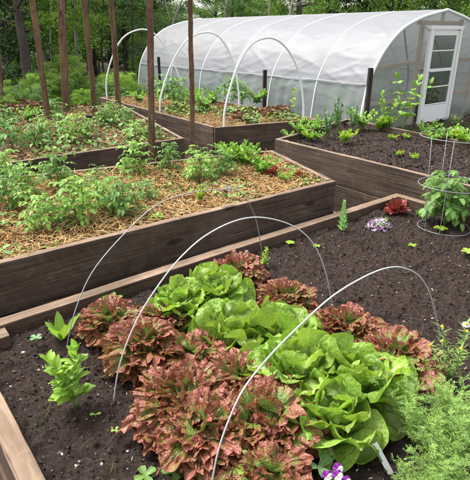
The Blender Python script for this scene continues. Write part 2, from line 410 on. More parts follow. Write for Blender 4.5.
# A : near bed with the lettuces
ZA = .41
A_c = [uv(.16, -1.2), uv(3.66, -1.2), uv(3.66, 2.345), uv(.16, 2.345)]
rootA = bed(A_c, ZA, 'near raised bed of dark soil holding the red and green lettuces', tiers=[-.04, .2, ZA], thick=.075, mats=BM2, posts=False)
SOILA = .34
for u_ in (.335, 3.537): post(rootA, uv(u_, 2.218), ZA-.012, .085, .085, BM2)
# B : taller bed behind
ZB = .63
A0 = at(0, 263, ZB); A1 = at(336, 181, ZB); dB = (A1-A0).normalized()
B_fl = A0-dB*2.0; B_fr = A1
B_br = at(272, 150, ZB); B_b1 = at(14, 176, ZB); dBk = (B_br-B_b1).normalized(); B_bl = B_b1-dBk*2.2
B_c = [Vector((p.x, p.y, 0)) for p in (B_fl, B_fr, B_br, B_bl)]
bed(B_c, ZB, 'long straw-mulched raised bed of tomato plants right behind the lettuce bed', tiers=[-.04, .33, ZB], thick=.05)
# C : right bed of bare soil
ZC = .6
C_fl = at(275, 139, ZC); C1 = at(440, 179, ZC); dC = (C1-C_fl).normalized()
C_fr = C_fl+dC*5.2
C_bl = at(347, 118.5, ZC); C_b1 = at(470, 142, ZC); C_br = C_bl+(C_b1-C_bl).normalized()*5.0
C_c = [Vector((p.x, p.y, 0)) for p in (C_fl, C_fr, C_br, C_bl)]
bed(C_c, ZC, 'raised bed of bare dark soil between the lettuce bed and greenhouse door', tiers=[-.04, .29, ZC], thick=.05)
# D : bed with the stakes
ZD = .5
D0 = at(0, 164, ZD); D1 = at(184, 138, ZD); dD = (D1-D0).normalized()
D_fl = D0-dD*2.5; D_fr = D1; D_br = at(118, 103.5, ZD)+Vector((.05, 0, 0)); D_bl = D_fl+(D_br-D_fr)
D_c = [Vector((p.x, p.y, 0)) for p in (D_fl, D_fr, D_br, D_bl)]
bed(D_c, ZD, 'low raised bed at left with straw mulch and tall wooden stakes', tiers=[-.04, .22, ZD], thick=.045)
# E : bed with the white pipe hoops
ZE = .5
E_fl = at(215, 127.5, ZE); E_bl = at(121, 103, ZE); E_fr = at(320, 119.5, ZE); E_bl = E_fl+(E_bl-E_fl)*1.35; E_br = E_fr+(E_bl-E_fl)
E_c = [Vector((p.x, p.y, 0)) for p in (E_fl, E_fr, E_br, E_bl)]
bed(E_c, ZE, 'raised bed under white pipe hoops beside the plastic greenhouse', tiers=[-.04, .23, ZE], thick=.05)

def inset(c, dlt):
    out = []
    for i in range(4):
        d1 = (c[(i+1) % 4]-c[i]).normalized(); d2 = (c[i-1]-c[i]).normalized(); out.append(c[i]+(d1+d2)*dlt)
    return out
def soilh(amp):
    def h(p):
        q = Vector((p[0], p[1], 0))
        a = mnoise.fractal(q*2.2, 1., 2., 3)*.35; b = mnoise.fractal(q*11, .8, 2., 4)*.4
        c = mnoise.noise(q*38)*.24+mnoise.noise(q*75)*.15+max(0, mnoise.noise(q*22+Vector((7, 7, 7))))*.4
        return amp*(a+b+c)
    return h
hA = soilh(.048); hB = soilh(.042)
def soil(c, z, dlt, res, hf):
    q = inset(c, dlt)
    nx = int((q[1]-q[0]).length/res)+2; ny = int((q[3]-q[0]).length/res)+2
    return grid_mesh('soil', (*q[0][:2], z), (*q[1][:2], z), (*q[3][:2], z), (*q[2][:2], z), nx, ny, hf, M['soil'])
soil(A_c, SOILA, .07, .0095, hA)
ZBs, ZCs, ZDs, ZEs = ZB-.05, ZC-.06, ZD-.05, ZE-.05
soil(B_c, ZBs, .048, .04, hB); soil(C_c, ZCs, .048, .03, hB); soil(D_c, ZDs, .043, .06, hB); soil(E_c, ZEs, .048, .06, hB)

def scatter_pts(c, n, dlt=.06, dens=None):
    q = inset(c, dlt); a, b, cc, d_ = [np.array(p)[:2] for p in q]
    s = rng.random((int(n), 2)); x = s[:, :1]; y = s[:, 1:]
    P = (1-x)*(1-y)*a+x*(1-y)*b+x*y*cc+(1-x)*y*d_
    if dens is not None:
        keep = np.array([dens(p) for p in P]); P = P[keep]
    return P
ICO_V = None
def ico():
    ph = (1+5**.5)/2
    V = np.array([(-1, ph, 0), (1, ph, 0), (-1, -ph, 0), (1, -ph, 0), (0, -1, ph), (0, 1, ph), (0, -1, -ph), (0, 1, -ph), (ph, 0, -1), (ph, 0, 1), (-ph, 0, -1), (-ph, 0, 1)])/1.9
    Fc = np.array([(0, 11, 5), (0, 5, 1), (0, 1, 7), (0, 7, 10), (0, 10, 11), (1, 5, 9), (5, 11, 4), (11, 10, 2), (10, 7, 6), (7, 1, 8), (3, 9, 4), (3, 4, 2), (3, 2, 6), (3, 6, 8), (3, 8, 9), (4, 9, 5), (2, 4, 11), (6, 2, 10), (8, 6, 7), (9, 8, 1)])
    return V, Fc
def rotm(n, tilt=1.):
    a = rng.random(n)*2*pi; b = (rng.random(n)-.5)*pi*tilt; c = (rng.random(n)-.5)*pi*tilt
    Rz = np.zeros((n, 3, 3)); Rx = Rz.copy(); Ry = Rz.copy()
    Rz[:, 0, 0] = np.cos(a); Rz[:, 0, 1] = -np.sin(a); Rz[:, 1, 0] = np.sin(a); Rz[:, 1, 1] = np.cos(a); Rz[:, 2, 2] = 1
    Rx[:, 0, 0] = 1; Rx[:, 1, 1] = np.cos(b); Rx[:, 1, 2] = -np.sin(b); Rx[:, 2, 1] = np.sin(b); Rx[:, 2, 2] = np.cos(b)
    Ry[:, 1, 1] = 1; Ry[:, 0, 0] = np.cos(c); Ry[:, 0, 2] = np.sin(c); Ry[:, 2, 0] = -np.sin(c); Ry[:, 2, 2] = np.cos(c)
    return Rz @ Rx @ Ry
def scatter(name, T, P, size, mat, kind='stuff', label=None, cat=None, aniso=None, tilt=1., smooth=False, jitter=0):
    """T=(V,F) template, P (n,3) positions, size (n,)"""
    TV, TF = T; n = len(P); Rm = rotm(n, tilt)
    S = np.ones((n, 3)) if aniso is None else aniso
    V = TV[None]*(size[:, None]*S)[:, None, :]
    if jitter: V = V*(1+jitter*(rng.random((n, len(TV), 3))-.5))
    V = np.einsum('nij,nkj->nki', Rm, V)+P[:, None, :]
    Fc = (TF[None]+(np.arange(n)*len(TV))[:, None, None]).reshape(-1, TF.shape[1])
    C = np.repeat(np.stack([np.full(n, .5), np.full(n, .5), rng.random(n)], 1), len(TV), 0)
    o = np_obj(name, V.reshape(-1, 3), Fc, mat, C, smooth)
    return tag(o, label, cat, None, kind)
IC = ico()
def crumbs(c, z, hf, n, smin, smax, where, dlt=.08, nchip=0):
    P2 = scatter_pts(c, n, dlt); z_ = np.array([z+hf((p[0], p[1], 0)) for p in P2])
    s = smin+(smax-smin)*rng.random(len(P2))**4
    P = np.column_stack([P2, z_+s*.15])
    scatter('soil_crumbs', IC, P, s, M['clod'], label='dark crumbs and clods of soil in the '+where, cat='soil crumbs', aniso=.5+.9*rng.random((len(P), 3)), jitter=1.1)
    if nchip:
        P2 = scatter_pts(c, nchip, dlt); z_ = np.array([z+hf((p[0], p[1], 0)) for p in P2]); s = .0012+.0048*rng.random(len(P2))**3.5
        an = np.column_stack([.7+1.6*rng.random(len(P2)), .6+.5*rng.random(len(P2)), .5+.4*rng.random(len(P2))])
        scatter('bark_and_perlite', IC, np.column_stack([P2, z_+.001+s*.2]), s, M['chip'], label='pale perlite grains and bark chips on the soil of the '+where, cat='mulch bits', aniso=an, jitter=.5, tilt=.4)
crumbs(A_c, SOILA, hA, 70000, .0012, .0068, 'lettuce bed', .09, 4200)
crumbs(C_c, ZCs, hB, 26000, .002, .013, 'bare bed by the greenhouse', .07, 1500)

# straw: bent slivers
def straw_T():
    V = []; 
    for i, (x, z) in enumerate([(-.5, 0), (-.17, .035), (.17, .03), (.5, -.01)]):
        for k in range(3):
            a = 2*pi*k/3; V.append((x, .5*cos(a), z*1.0+0.0, ))
            V[-1] = (x, .5*cos(a), z, .5*sin(a))
    return V
def straw(c, z, n, where, Lm=(.03, .16), wd=.005, dens=None, dlt=.06, mat='straw', thick=.05, label=None):
    P2 = scatter_pts(c, n, dlt, dens); n = len(P2)
    Ls = Lm[0]+(Lm[1]-Lm[0])*rng.random(n)**1.6; Wd = wd*(.6+.9*rng.random(n))
    base = straw_T(); Rm = rotm(n, .32); bend = (rng.random(n)-.3)*.9
    V = np.zeros((n, 12, 3))
    for j, (x, y, zz, z2) in enumerate(base):
        V[:, j, 0] = x*Ls; V[:, j, 1] = y*Wd+bend*(x*x)*Ls*.8; V[:, j, 2] = zz*Ls*bend+z2*Wd*.6
    V = np.einsum('nij,nkj->nki', Rm, V)
    zz = z+rng.random(n)**1.3*thick+np.array([.6*hB((p[0], p[1], 0)) for p in P2])
    V += np.column_stack([P2, zz])[:, None, :]
    TF = []
    for i in range(3):
        for k in range(3): TF.append((i*3+k, i*3+(k+1) % 3, (i+1)*3+(k+1) % 3, (i+1)*3+k))
    TF = np.array(TF); Fc = (TF[None]+(np.arange(n)*12)[:, None, None]).reshape(-1, 4)
    clump = np.array([mnoise.noise(Vector((p[0]*2.5, p[1]*2.5, 5)))*.35 for p in P2])
    C = np.repeat(np.stack([np.full(n, .5)]*2+[np.clip(rng.random(n)*.8+.12+clump, 0, 1)], 1), 12, 0)
    o = np_obj('straw_mulch', V.reshape(-1, 3), Fc, M[mat], C)
    return tag(o, label or ('loose golden straw mulch covering the '+where), 'straw mulch', None, 'stuff')
def patchy(sc_, th, off=0):
    return lambda p: mnoise.noise(Vector((p[0]*sc_+off, p[1]*sc_, 1.7))) > th
straw(B_c, ZBs, 26000, 'tomato bed behind the lettuces', dens=patchy(2.2, -.85), thick=.045)
straw(D_c, ZDs, 12000, 'staked bed at left', dens=patchy(1.6, -.6, 9), thick=.05)
straw(E_c, ZEs, 9000, 'bed under the white hoops', dens=patchy(1.6, -.35, 4), thick=.06)

# leaf pieces
def leafpiece_T():
    V = np.array([(-.5, 0, .0), (-.15, -.3, .14), (-.15, .3, .10), (.2, -.28, .10), (.2, .28, .16), (.55, 0, -.03), (0, 0, -.04)])
    Fc = np.array([(0, 1, 6), (1, 3, 6), (3, 5, 6), (5, 4, 6), (4, 2, 6), (2, 0, 6)])
    return V, Fc
LP = leafpiece_T()
def litter(c, z, n, s0, s1, mat, label, dlt=.0, dens=None, thick=.02, tilt=.4, name='leaf_litter', cat='leaf litter', hf=None):
    P2 = scatter_pts(c, n, dlt, dens); n = len(P2); s = s0+(s1-s0)*rng.random(n)
    zz = z+rng.random(n)*thick
    if hf is not None: zz = zz+np.array([hf((p[0], p[1])) for p in P2])
    return scatter(name, LP, np.column_stack([P2, zz]), s, M[mat], label=label, cat=cat, tilt=tilt)
litter([uv(-3, 2.5), uv(12, 2.5), uv(12, 14), uv(-3, 14)], .02, 16000, .02, .06, 'litter', 'brown fallen leaves scattered on the ground around the raised beds')
litter([Vector((-16, 10, 0)), Vector((10, 10, 0)), Vector((16, 32, 0)), Vector((-20, 32, 0))], .02, 16000, .05, .13, 'litter', 'leaf litter on the woodland floor behind the garden')
litter(B_c, ZBs+.02, 2600, .012, .04, 'deadleaf', 'brown leaf crumbs mixed through the straw of the tomato bed', dlt=.07, dens=patchy(3., -.1, 33), thick=.03)
litter(D_c, ZDs+.02, 2600, .02, .05, 'deadleaf', 'brown leaf crumbs mixed through the straw of the staked bed', dlt=.07, dens=patchy(2., -.1, 43), thick=.03)
# pale stones and larger bits near the left board of the near bed
for k, (px, py, s, lb) in enumerate([(24, 354, 0.0105, 'white pebble beside the small cotyledon seedling by the left board'), (11, 387, 0.006, 'small pale pebble against the inner edge of the left board'), (76, 468, 0.0067, 'pale pebble at the bottom left corner of the soil'), (128, 452, 0.006, 'reddish white bit of stone left of the lowest red lettuce'), (357, 471, 0.0067, 'tan pebble beside the violas')]):
    p = at(px, py, SOILA); m = MB(); V, Fc = IC
    vv = [Vector((q[0]*s*1.2, q[1]*s*.8, q[2]*s*.55))*(1+.9*mnoise.noise(Vector(q)*2+Vector((k, 0, 0)))) for q in V]
    m.add(vv, [tuple(f) for f in Fc]); o = m.build('pebble', M['stone'], loc=(p.x, p.y, SOILA+.008+hA(p)), rz=k)
    md = o.modifiers.new('s', 'SUBSURF'); md.levels = 2; md.render_levels = 2
    tag(o, lb, 'pebble', 'pale pebbles on the lettuce bed soil')

# ------------------------------------------------------------------ leaves
def leaf(mb, base, yaw, Lg, W, e0, e1, n=10, m=6, cup=.3, ruf=0., rk=14, roll=0., prof='spoon', mi=0, wave=0., curl=0., stem=0., puck=0.):
    """leaf blade from base; e0/e1 elevation (rad) at base and tip"""
    p = Vector(base); ds = Lg/n; cy, sy = cos(yaw), sin(yaw); rnd = random.random(); ph = U(0, 6.28); ph2 = U(0, 6.28)
    vs = []; cs = []
    side0 = Vector((-sy, cy, 0))
    for i in range(n+1):
        t = i/n; e = e0+(e1-e0)*t
        fwd = Vector((cy*cos(e), sy*cos(e), sin(e))); up = Vector((-cy*sin(e), -sy*sin(e), cos(e)))
        side = side0*cos(roll)+up*sin(roll); nn = up*cos(roll)-side0*sin(roll)
        if prof == 'spoon': wd = (max(0., 1-((t-.62)/.40)**2)**.5 if t > .62 else .20+.80*(t/.62)**1.1)
        elif prof == 'oval': wd = sin(pi*min(1, (t*.94+.06)))**.75 if t < .98 else .12
        elif prof == 'lance': wd = sin(pi*(t**.8*.96+.04))**1.2
        elif prof == 'heart': wd = min(1, (t*6)**.6)*(1-t)**.62*1.15 if t < 1 else 0
        elif prof == 'obov': wd = (.15+.85*sin(pi*min(1, t*.62+.02)))*(1-max(0, t-.82)**2*26)**.5 if t < 1 else .05
        else: wd = 1-t
        wd = max(wd, .03)*W*.5
        for j in range(m+1):
            s = -1+2*j/m; a = abs(s)
            z = cup*a*a*wd+ruf*(a**2.2)*sin(rk*t+ph+(2.1 if s > 0 else 0))*(.35+t)+ruf*.55*(max(0, t-.7)/.3)*sin(s*6+ph2)
            z += wave*mnoise.noise(Vector((t*3.1+ph*3, s*2.1, ph2*2)))
            if puck: z += puck*mnoise.noise(Vector((t*11+ph*3, s*6, ph2*2)))+puck*.6*mnoise.noise(Vector((t*24+ph*3, s*13, ph2*2)))*(.4+a)
            vs.append(p+side*(s*wd*(1-.12*cup*a))+nn*z)
            cs.append((max(t*.35+a*.65, 0), a, rnd, 1))
        p = p+fwd*ds
        if curl: e1 += curl*ds
    fs = [(i*(m+1)+j, i*(m+1)+j+1, (i+1)*(m+1)+j+1, (i+1)*(m+1)+j) for i in range(n) for j in range(m)]
    mb.add(vs, fs, mi, cs); return p
def fan(mb, base, yaw, Lg, elev, droop, spread=1.25, n=132, nr=12, amp=.022, k=9., mi=0, side=.9, bias=None):
    rnd = random.random() if bias is None else min(1, max(0, bias+U(-.25, .25))); p1, p2, p3, p4 = U(0, 6), U(0, 6), U(0, 6), U(0, 6); sd = Vector((U(0, 50), U(0, 50), U(0, 50)))
    cy, sy = cos(yaw), sin(yaw); vs = []; cs = []
    for i in range(nr+1):
        r = 1-(1-i/nr)**1.45; e = r**2; e2 = r**4
        for j in range(n+1):
            a = -1+2*j/n; ph = a*spread
            n1 = mnoise.noise(sd+Vector((a*3.5, r*2, 0))); n2 = mnoise.noise(sd+Vector((a*14, r*5, 3)))
            rr = r*Lg*(1-.30*a*a+.10*sin(a*6+p1)*r+.08*n1)
            x = rr*cos(ph*.85); y = rr*sin(ph)*side
            w1 = k*ph+p2+1.6*n1; w2 = 2.7*k*ph+p3+2.2*n1; w3 = 6.1*k*ph+p4+2*n2
            z = amp*(e*sin(w1)+.58*e2*sin(w2)+.27*e2*sin(w3)+.3*e*n2)
            t_ = amp*(.45*e*sin(2*w1+p4)+.38*e2*sin(2*w2+p1)*.6+.12*e2*cos(w3)); q_ = amp*(.35*e2*sin(w2+1.6)+.15*e2*sin(w3+1.6))
            x += q_*cos(ph)-t_*sin(ph); y += q_*sin(ph)+t_*cos(ph)
            z += .08*abs(y)-droop*(rr/Lg)**2.2*Lg*.8
            q = Vector((x*cos(elev)-z*sin(elev), y, x*sin(elev)+z*cos(elev)))
            vs.append(Vector(base)+Vector((q.x*cy-q.y*sy, q.x*sy+q.y*cy, q.z)))
            cs.append((max(0, min(1, r*.92+.10*n1+.10*n2+.08*e*sin(w2))), abs(a)*1.2 if r > .15 else 0, rnd, 1))
    fs = [(i*(n+1)+j, i*(n+1)+j+1, (i+1)*(n+1)+j+1, (i+1)*(n+1)+j) for i in range(nr) for j in range(n)]
    mb.add(vs, fs, mi, cs)

def butter_head(seed):
    random.seed(seed); mb = MB(); R0 = .2
    tiers = [(8, R_(14), R_(-4), .20, .18, .012, 0), (8, R_(44), R_(0), .205, .19, .02, .01), (7, R_(66), R_(18), .19, .18, .028, .02), (6, R_(82), R_(50), .16, .15, .03, .03), (5, R_(92), R_(100), .12, .11, .024, .035)]
    for n, e0, e1, Lg, W, rr, zz in tiers:
        off = U(0, 6)
        for k in range(n):
            ya = off+2*pi*k/n+U(-.2, .2); s = U(.82, 1.15)
            leaf(mb, (rr*cos(ya), rr*sin(ya), zz), ya, Lg*s, W*s*U(.9, 1.15), e0+U(-.12, .14), e1+U(-.35, .3), n=20, m=14, cup=U(.2, .75), ruf=.011*s, rk=U(9, 18), roll=U(-.35, .35), wave=.024, puck=.005)
    return mb.mesh('butter_lettuce', M['butter'])
def red_head(seed, hgt=1.):
    random.seed(seed); mb = MB()
    tiers = [(7, 2, .2, .14, .0, .05), (8, 20, .4, .14, .015, .2), (8, 38, .6, .13, .03, .35), (6, 56, .7, .115, .045, .5)]
    for n, el, dr, Lg, zz, bias in tiers:
        off = U(0, 6)
        for k in range(n):
            ya = off+2*pi*k/n+U(-.4, .4); rad = .03*U(.2, 1)
            fan(mb, (rad*cos(ya), rad*sin(ya), zz), ya, Lg*U(.75, 1.15), R_(el+U(-12, 12)), dr*U(.6, 1.3), spread=U(1.15, 1.5), n=130, amp=U(.014, .019), k=U(8, 11), side=U(.85, 1.), bias=bias)
    # frilled lobes folding up all over the head, each facing its own way
    for k in range(62):
        a = k*2.4+U(-.5, .5); t = ((k+.5)/62)**.5; th = t*1.25; L2 = U(.045, .07)
        c = Vector((sin(th)*cos(a)*.105, sin(th)*sin(a)*.105, .035+cos(th)*.075))
        fan(mb, c, a+U(-1.1, 1.1), L2, R_(90-70*t+U(-28, 28)), U(.2, .9), spread=U(1.2, 1.7), n=76, nr=8, amp=U(.008, .012), k=U(5, 8), side=U(.8, 1.1), bias=U(.3, .95)*(1.1-.5*t))
    return mb.mesh('red_lettuce', M['red'])
butters = [butter_head(i+3) for i in range(4)]
reds = [red_head(i+40) for i in range(5)]
def place(name, me, px, py, z, s=1., rz=None, hf=hA, label='', cat='', group=None, sz=None, tilt=0):
    p = at(px, py, z); o = link(name, me, None, (p.x, p.y, z+hf(p)-.004), U(0, 6.28) if rz is None else rz)
    o.scale = (s, s, sz or s); o.rotation_euler[0] = U(-tilt, tilt); o.rotation_euler[1] = U(-tilt, tilt)
    return tag(o, label, cat, group)
random.seed(5)
GB = 'green butterhead lettuces in the near bed'; GR = 'red frilly lettuces in the near bed'
def dark_head(seed, Lg):
    random.seed(seed); mb = MB()
    for n, el, dr in [(6, 40, .3), (6, 66, .3), (4, 85, .2)]:
        off = U(0, 6)
        for k in range(n): fan(mb, (0, 0, 0), off+2*pi*k/n+U(-.3, .3), Lg*U(.8, 1.15), R_(el+U(-8, 8)), dr, spread=U(.7, .95), amp=Lg*.09, k=U(5, 7), n=60)
    return [('foliage', mb.mesh('foliage', M['redflat']))]
for i, (px, py, s, lb) in enumerate([
    (183, 318, .86, 'green butterhead lettuce at the far left end of the green row, next to the board'),
    (215, 306, .88, 'green butterhead lettuce touching the top red lettuce by the far board'),
    (232, 350, 1.0, 'broad green butterhead lettuce second from the board, its leaves spread open'),
    (284, 352, 1.0, 'green butterhead lettuce in the middle of the row beneath the wire hoop'),
    (296, 396, 1.05, 'green butterhead lettuce crossed by the near wire hoop, beside the large red lettuces'),
    (350, 402, 1.05, 'largest green butterhead lettuce, at the bare soil side of the row'),
    (330, 440, .80, 'nearest green butterhead lettuce, just above the violas')]):
    place('butter_lettuce', butters[i % 4], px, py, SOILA, s, sz=s*1.18, label=lb, cat='lettuce', group=GB, tilt=.14)
for i, (px, py, s, lb) in enumerate([
    (112, 333, .9, 'red frilly lettuce nearest the broad-leaved green seedling at left'),
    (146, 362, 1.0, 'red frilly lettuce right of the snapdragon plant, where the wire hoop passes'),
    (160, 330, .7, 'small red frilly lettuce tucked left of the first green lettuce'),
    (192, 372, .95, 'red frilly lettuce in the middle of the left red row'),
    (186, 418, 1.1, 'red frilly lettuce with greenish lower leaves bordering the bare soil at left'),
    (240, 402, 1.0, 'red frilly lettuce lying against the middle green lettuces'),
    (206, 448, 1.0, 'red frilly lettuce pierced by the foot of the near wire hoop'),
    (268, 438, 1.1, 'large red frilly lettuce right of the near hoop foot'),
    (268, 498, .85, 'nearest red frilly lettuce, cut by the bottom of the photo'),
    (238, 286, .95, 'red frilly lettuce closest to the far board of the bed'),
    (286, 313, .92, 'pinkish red frilly lettuce behind the middle green lettuces'),
    (344, 345, .95, 'red frilly lettuce behind the near hoop, at the edge of bare soil'),
    (392, 376, 1.08, 'red frilly lettuce on its own between the green lettuce and feathery herb')]):
    place('red_lettuce', reds[i % 5], px, py, SOILA, s*1.12, None, label=lb, cat='lettuce', group=GR, tilt=.12)

# ------------------------------------------------------------------ generic plants
def leafy(name, spec):
    """spec: dict h,n stems,nodes,L,W,prof,mat,spread"""
    d = dict(h=.25, stems=1, nodes=5, L=.06, W=.03, prof='oval', mat='basil', stem='stem', spread=.3, e0=.7, e1=-.1, pairs=2, cup=.25, r=.003, ruf=0.002, top=True, bare=.15); d.update(spec)
    st = MB(); lf = MB()
    for k in range(d['stems']):
        ya = U(0, 6.28); sp = d['spread']*(0 if d['stems'] == 1 else U(.4, 1)); hh = d['h']*U(.8, 1.1)
        P = [Vector((cos(ya)*sp*hh*t**1.4+.006*sin(k+t*5), sin(ya)*sp*hh*t**1.4, hh*t*(1-.15*sp*t))) for t in [i/6 for i in range(7)]]
        tube(st, P, [d['r']*(1-.5*i/6) for i in range(7)], 5)
        for i in range(d['nodes']):
            t = d['bare']+(1-d['bare'])*(i+.5)/d['nodes']; q = min(5, int(t*6)); b = P[q].lerp(P[q+1], t*6-q)
            s = (1-.45*t)*U(.8, 1.2); a0 = i*1.57+U(-.4, .4)
            for j in range(d['pairs']):
                a = a0+2*pi*j/d['pairs']+U(-.25, .25)
                leaf(lf, b, a, d['L']*s, d['W']*s, d['e0']+U(-.25, .25)+.35*t, d['e1']+U(-.3, .3)+.3*t, 6, 4, d['cup'], d['ruf'], prof=d['prof'], roll=U(-.25, .25))
        if d['top']:
            for j in range(3): leaf(lf, P[-1], U(0, 6.28), d['L']*.6, d['W']*.55, 1.2, .7, 5, 4, d['cup'], prof=d['prof'])
    return [('stem', st.mesh('stem', M[d['stem']])), ('foliage', lf.mesh('foliage', M[d['mat']]))]
def leaflet(mb, base, yaw, Lg, e0, roll, notch=True):
    """toothed tomato leaflet as folded outline"""
    rnd = random.random(); cy, sy = cos(yaw), sin(yaw)
    fx = Vector((cy*cos(e0), sy*cos(e0), sin(e0))); up = Vector((-cy*sin(e0), -sy*sin(e0), cos(e0))); sd = Vector((-sy, cy, 0)); sd = sd*cos(roll)+up*sin(roll)
    prof = [(0, .02), (.14, .2), (.27, .31), (.36, .22), (.5, .33), (.62, .2), (.74, .22), (.88, .08), (1, 0)]
    drop = U(.1, .4)
    vs = [Vector(base)+fx*(t*Lg)-up*(drop*t*t*Lg) for t, _ in prof]
    l = [vs[i]+sd*(w_*Lg)+up*(.35*w_*Lg) for i, (t, w_) in enumerate(prof)]; r = [vs[i]-sd*(w_*Lg)+up*(.35*w_*Lg) for i, (t, w_) in enumerate(prof)]
    n = len(prof); cs = [(t*.4, 0, rnd, 1) for t, _ in prof]+[(.9, 1, rnd, 1)]*(2*n)
    fs = []
    for i in range(n-1): fs += [(i, i+1, n+i+1, n+i), (i+1, i, 2*n+i, 2*n+i+1)]
    mb.add(vs+l+r, fs, 0, cs)
def tomato(h=.35, nleaf=9, L=.16, mat='tomato', spread=.15, stems=1):
    st = MB(); lf = MB()
    for s_ in range(stems):
        ya = U(0, 6.28); hh = h*U(.8, 1.1)
        P = [Vector((cos(ya)*spread*hh*t+.012*sin(t*6+s_), sin(ya)*spread*hh*t+.012*cos(t*5+s_), hh*t)) for t in [i/6 for i in range(7)]]
        tube(st, P, [.005*(1-.5*i/6) for i in range(7)], 5)
        for i in range(nleaf):
            t = .18+.8*(i+.5)/nleaf; q = min(5, int(t*6)); b = P[q].lerp(P[q+1], t*6-q); a = i*2.4+U(-.5, .5); LL = L*U(.7, 1.15)*(1-.35*t)
            e = U(.3, .8)+.3*t; R = []; p = b.copy()
            for k in range(7):
                R.append(p.copy()); p = p+Vector((cos(a)*cos(e), sin(a)*cos(e), sin(e)))*LL/6; e -= U(.12, .24)
            tube(st, R, .0016, 4)
            leaflet(lf, R[-1], a, LL*.38, e, U(-.3, .3))
            for k in (2, 3, 4, 5):
                for sgn in (-1, 1):
                    leaflet(lf, R[k]+Vector((0, 0, .001)), a+sgn*U(.9, 1.4), LL*(.33 if k % 2 else .20)*U(.8, 1.15), U(-.5, .25), U(-.3, .3))
    return [('stem', st.mesh('stem', M['stem'])), ('foliage', lf.mesh('foliage', M[mat]))]
def feathery(h=.3, stems=34, spread=.5, mat='fern', stem='stem'):
    st = MB(); lf = MB()
    for s_ in range(stems):
        ya = U(0, 6.28); sp = spread*U(.1, 1); hh = h*U(.55, 1.08); rnd = random.random()
        P = [Vector((cos(ya)*sp*hh*(t**1.3)+.02*cos(ya), sin(ya)*sp*hh*(t**1.3)+.02*sin(ya), hh*t-.25*sp*hh*t*t)) for t in [i/8 for i in range(9)]]
        tube(st, P, [.0022*(1-.6*i/8) for i in range(9)], 4)
        for i in range(2, 9):
            for b in range(3):
                a = U(0, 6.28); e = U(.1, .9); q = P[i]; Lb = h*.16*U(.6, 1.2)*(1.15-.06*i)
                dd = Vector((cos(a)*cos(e), sin(a)*cos(e), sin(e)))
                for k in range(7):
                    c = q+dd*Lb*k/6
                    for sg in (-1, 1, 0):
                        if sg == 0 and k != 6: continue
                        a2 = a+sg*U(.6, 1.1); e2 = e+U(-.6, .5); d2 = Vector((cos(a2)*cos(e2), sin(a2)*cos(e2), sin(e2)))
                        L2 = Lb*.42*U(.7, 1.2)*(1.1-.08*k); wv = Vector((-sin(a2), cos(a2), U(-.6, .6)))*.0013
                        m_ = c+d2*L2*.5
                        lf.add([c, m_+wv, c+d2*L2, m_-wv], [(0, 1, 2, 3)], 0, [(.2, 1, rnd, 1), (.6, 1, rnd, 1), (1, 1, rnd, 1), (.6, 1, rnd, 1)])
                wv = Vector((-sin(a), cos(a), .3))*.0012; lf.add([q, q+wv, q+dd*Lb], [(0, 1, 2)], 0, [(.2, 1, rnd, 1)]*3)
    return [('stem', st.mesh('stem', M[stem])), ('foliage', lf.mesh('foliage', M[mat], smooth=False))]
def blades(n=40, h=.25, wd=.006, spread=.5, mat='grass', droop=.4):
    lf = MB()
    for k in range(n):
        ya = U(0, 6.28); r0 = U(0, .25)*h*spread*2
        leaf(lf, (r0*cos(ya), r0*sin(ya), 0), ya+U(-.5, .5), h*U(.6, 1.1), wd*2, pi/2-U(.05, spread), pi/2-U(.1, spread)-droop*U(0, 2), 6, 2, .5, prof='tri')
    return [('foliage', lf.mesh('foliage', M[mat]))]
def plant(name, parts, p, label, cat, group=None, s=1., rz=None):
    r = empty(name, p, U(0, 6.28) if rz is None else rz, label=label, cat=cat, group=group); r.scale = (s, s, s)
    if len(parts) == 1:
        COL.objects.unlink(r); bpy.data.objects.remove(r)
        o = link(name, parts[0][1], None, p, U(0, 6.28) if rz is None else rz); o.scale = (s, s, s); return tag(o, label, cat, group)
    for n, me in parts: link(n, me, r)
    return r
def pA(px, py, z=None, hf=None):
    z = SOILA if z is None else z; p = at(px, py, z); p.z = z+((hf or hA)(p))-.004; return p
random.seed(11)
# small plants in the near bed
sn = leafy('snapdragon', dict(h=.16, stems=5, nodes=6, L=.07, W=.04, prof='oval', mat='basil', spread=.42, e0=.55, e1=-.3, pairs=2, r=.0025))
plant('snapdragon', sn, pA(76, 412), 'bushy bright green young plant with many oval leaves at left of the lettuces', 'plant', s=1.25)
def rosette(n, Lg, W, e0, e1, mat, prof='oval', cup=.35, ruf=.003, nn=10, mm=6):
    lf = MB()
    for k in range(n):
        ya = 2*pi*k/n+U(-.3, .3); s = U(.8, 1.15)
        leaf(lf, (.006*cos(ya), .006*sin(ya), 0), ya, Lg*s, W*s, e0+U(-.15, .15), e1+U(-.2, .2), nn, mm, cup, ruf, prof=prof, roll=U(-.2, .2))
    return [('foliage', lf.mesh('foliage', M[mat]))]
plant('broad_leaved_seedling', rosette(5, .14, .05, 1.0, .9, 'basil', 'oval', .25), pA(62, 340), 'upright broad-leaved green seedling by the foot of the far wire hoop', 'seedling')
def cotyledon(sz=.03, mat='blue', n=2, h=.03, L=None):
    st = MB(); lf = MB(); tube(st, [(0, 0, 0), (.002, 0, h*.5), (0, 0, h)], .0015, 5)
    a = U(0, 6)
    for k in range(n): leaf(lf, (0, 0, h), a+2*pi*k/n+U(-.2, .2), sz, sz*.7, .3, -.1, 5, 4, .2, prof='obov')
    return [('stem', st.mesh('stem', M['stem'])), ('foliage', lf.mesh('foliage', M[mat]))]
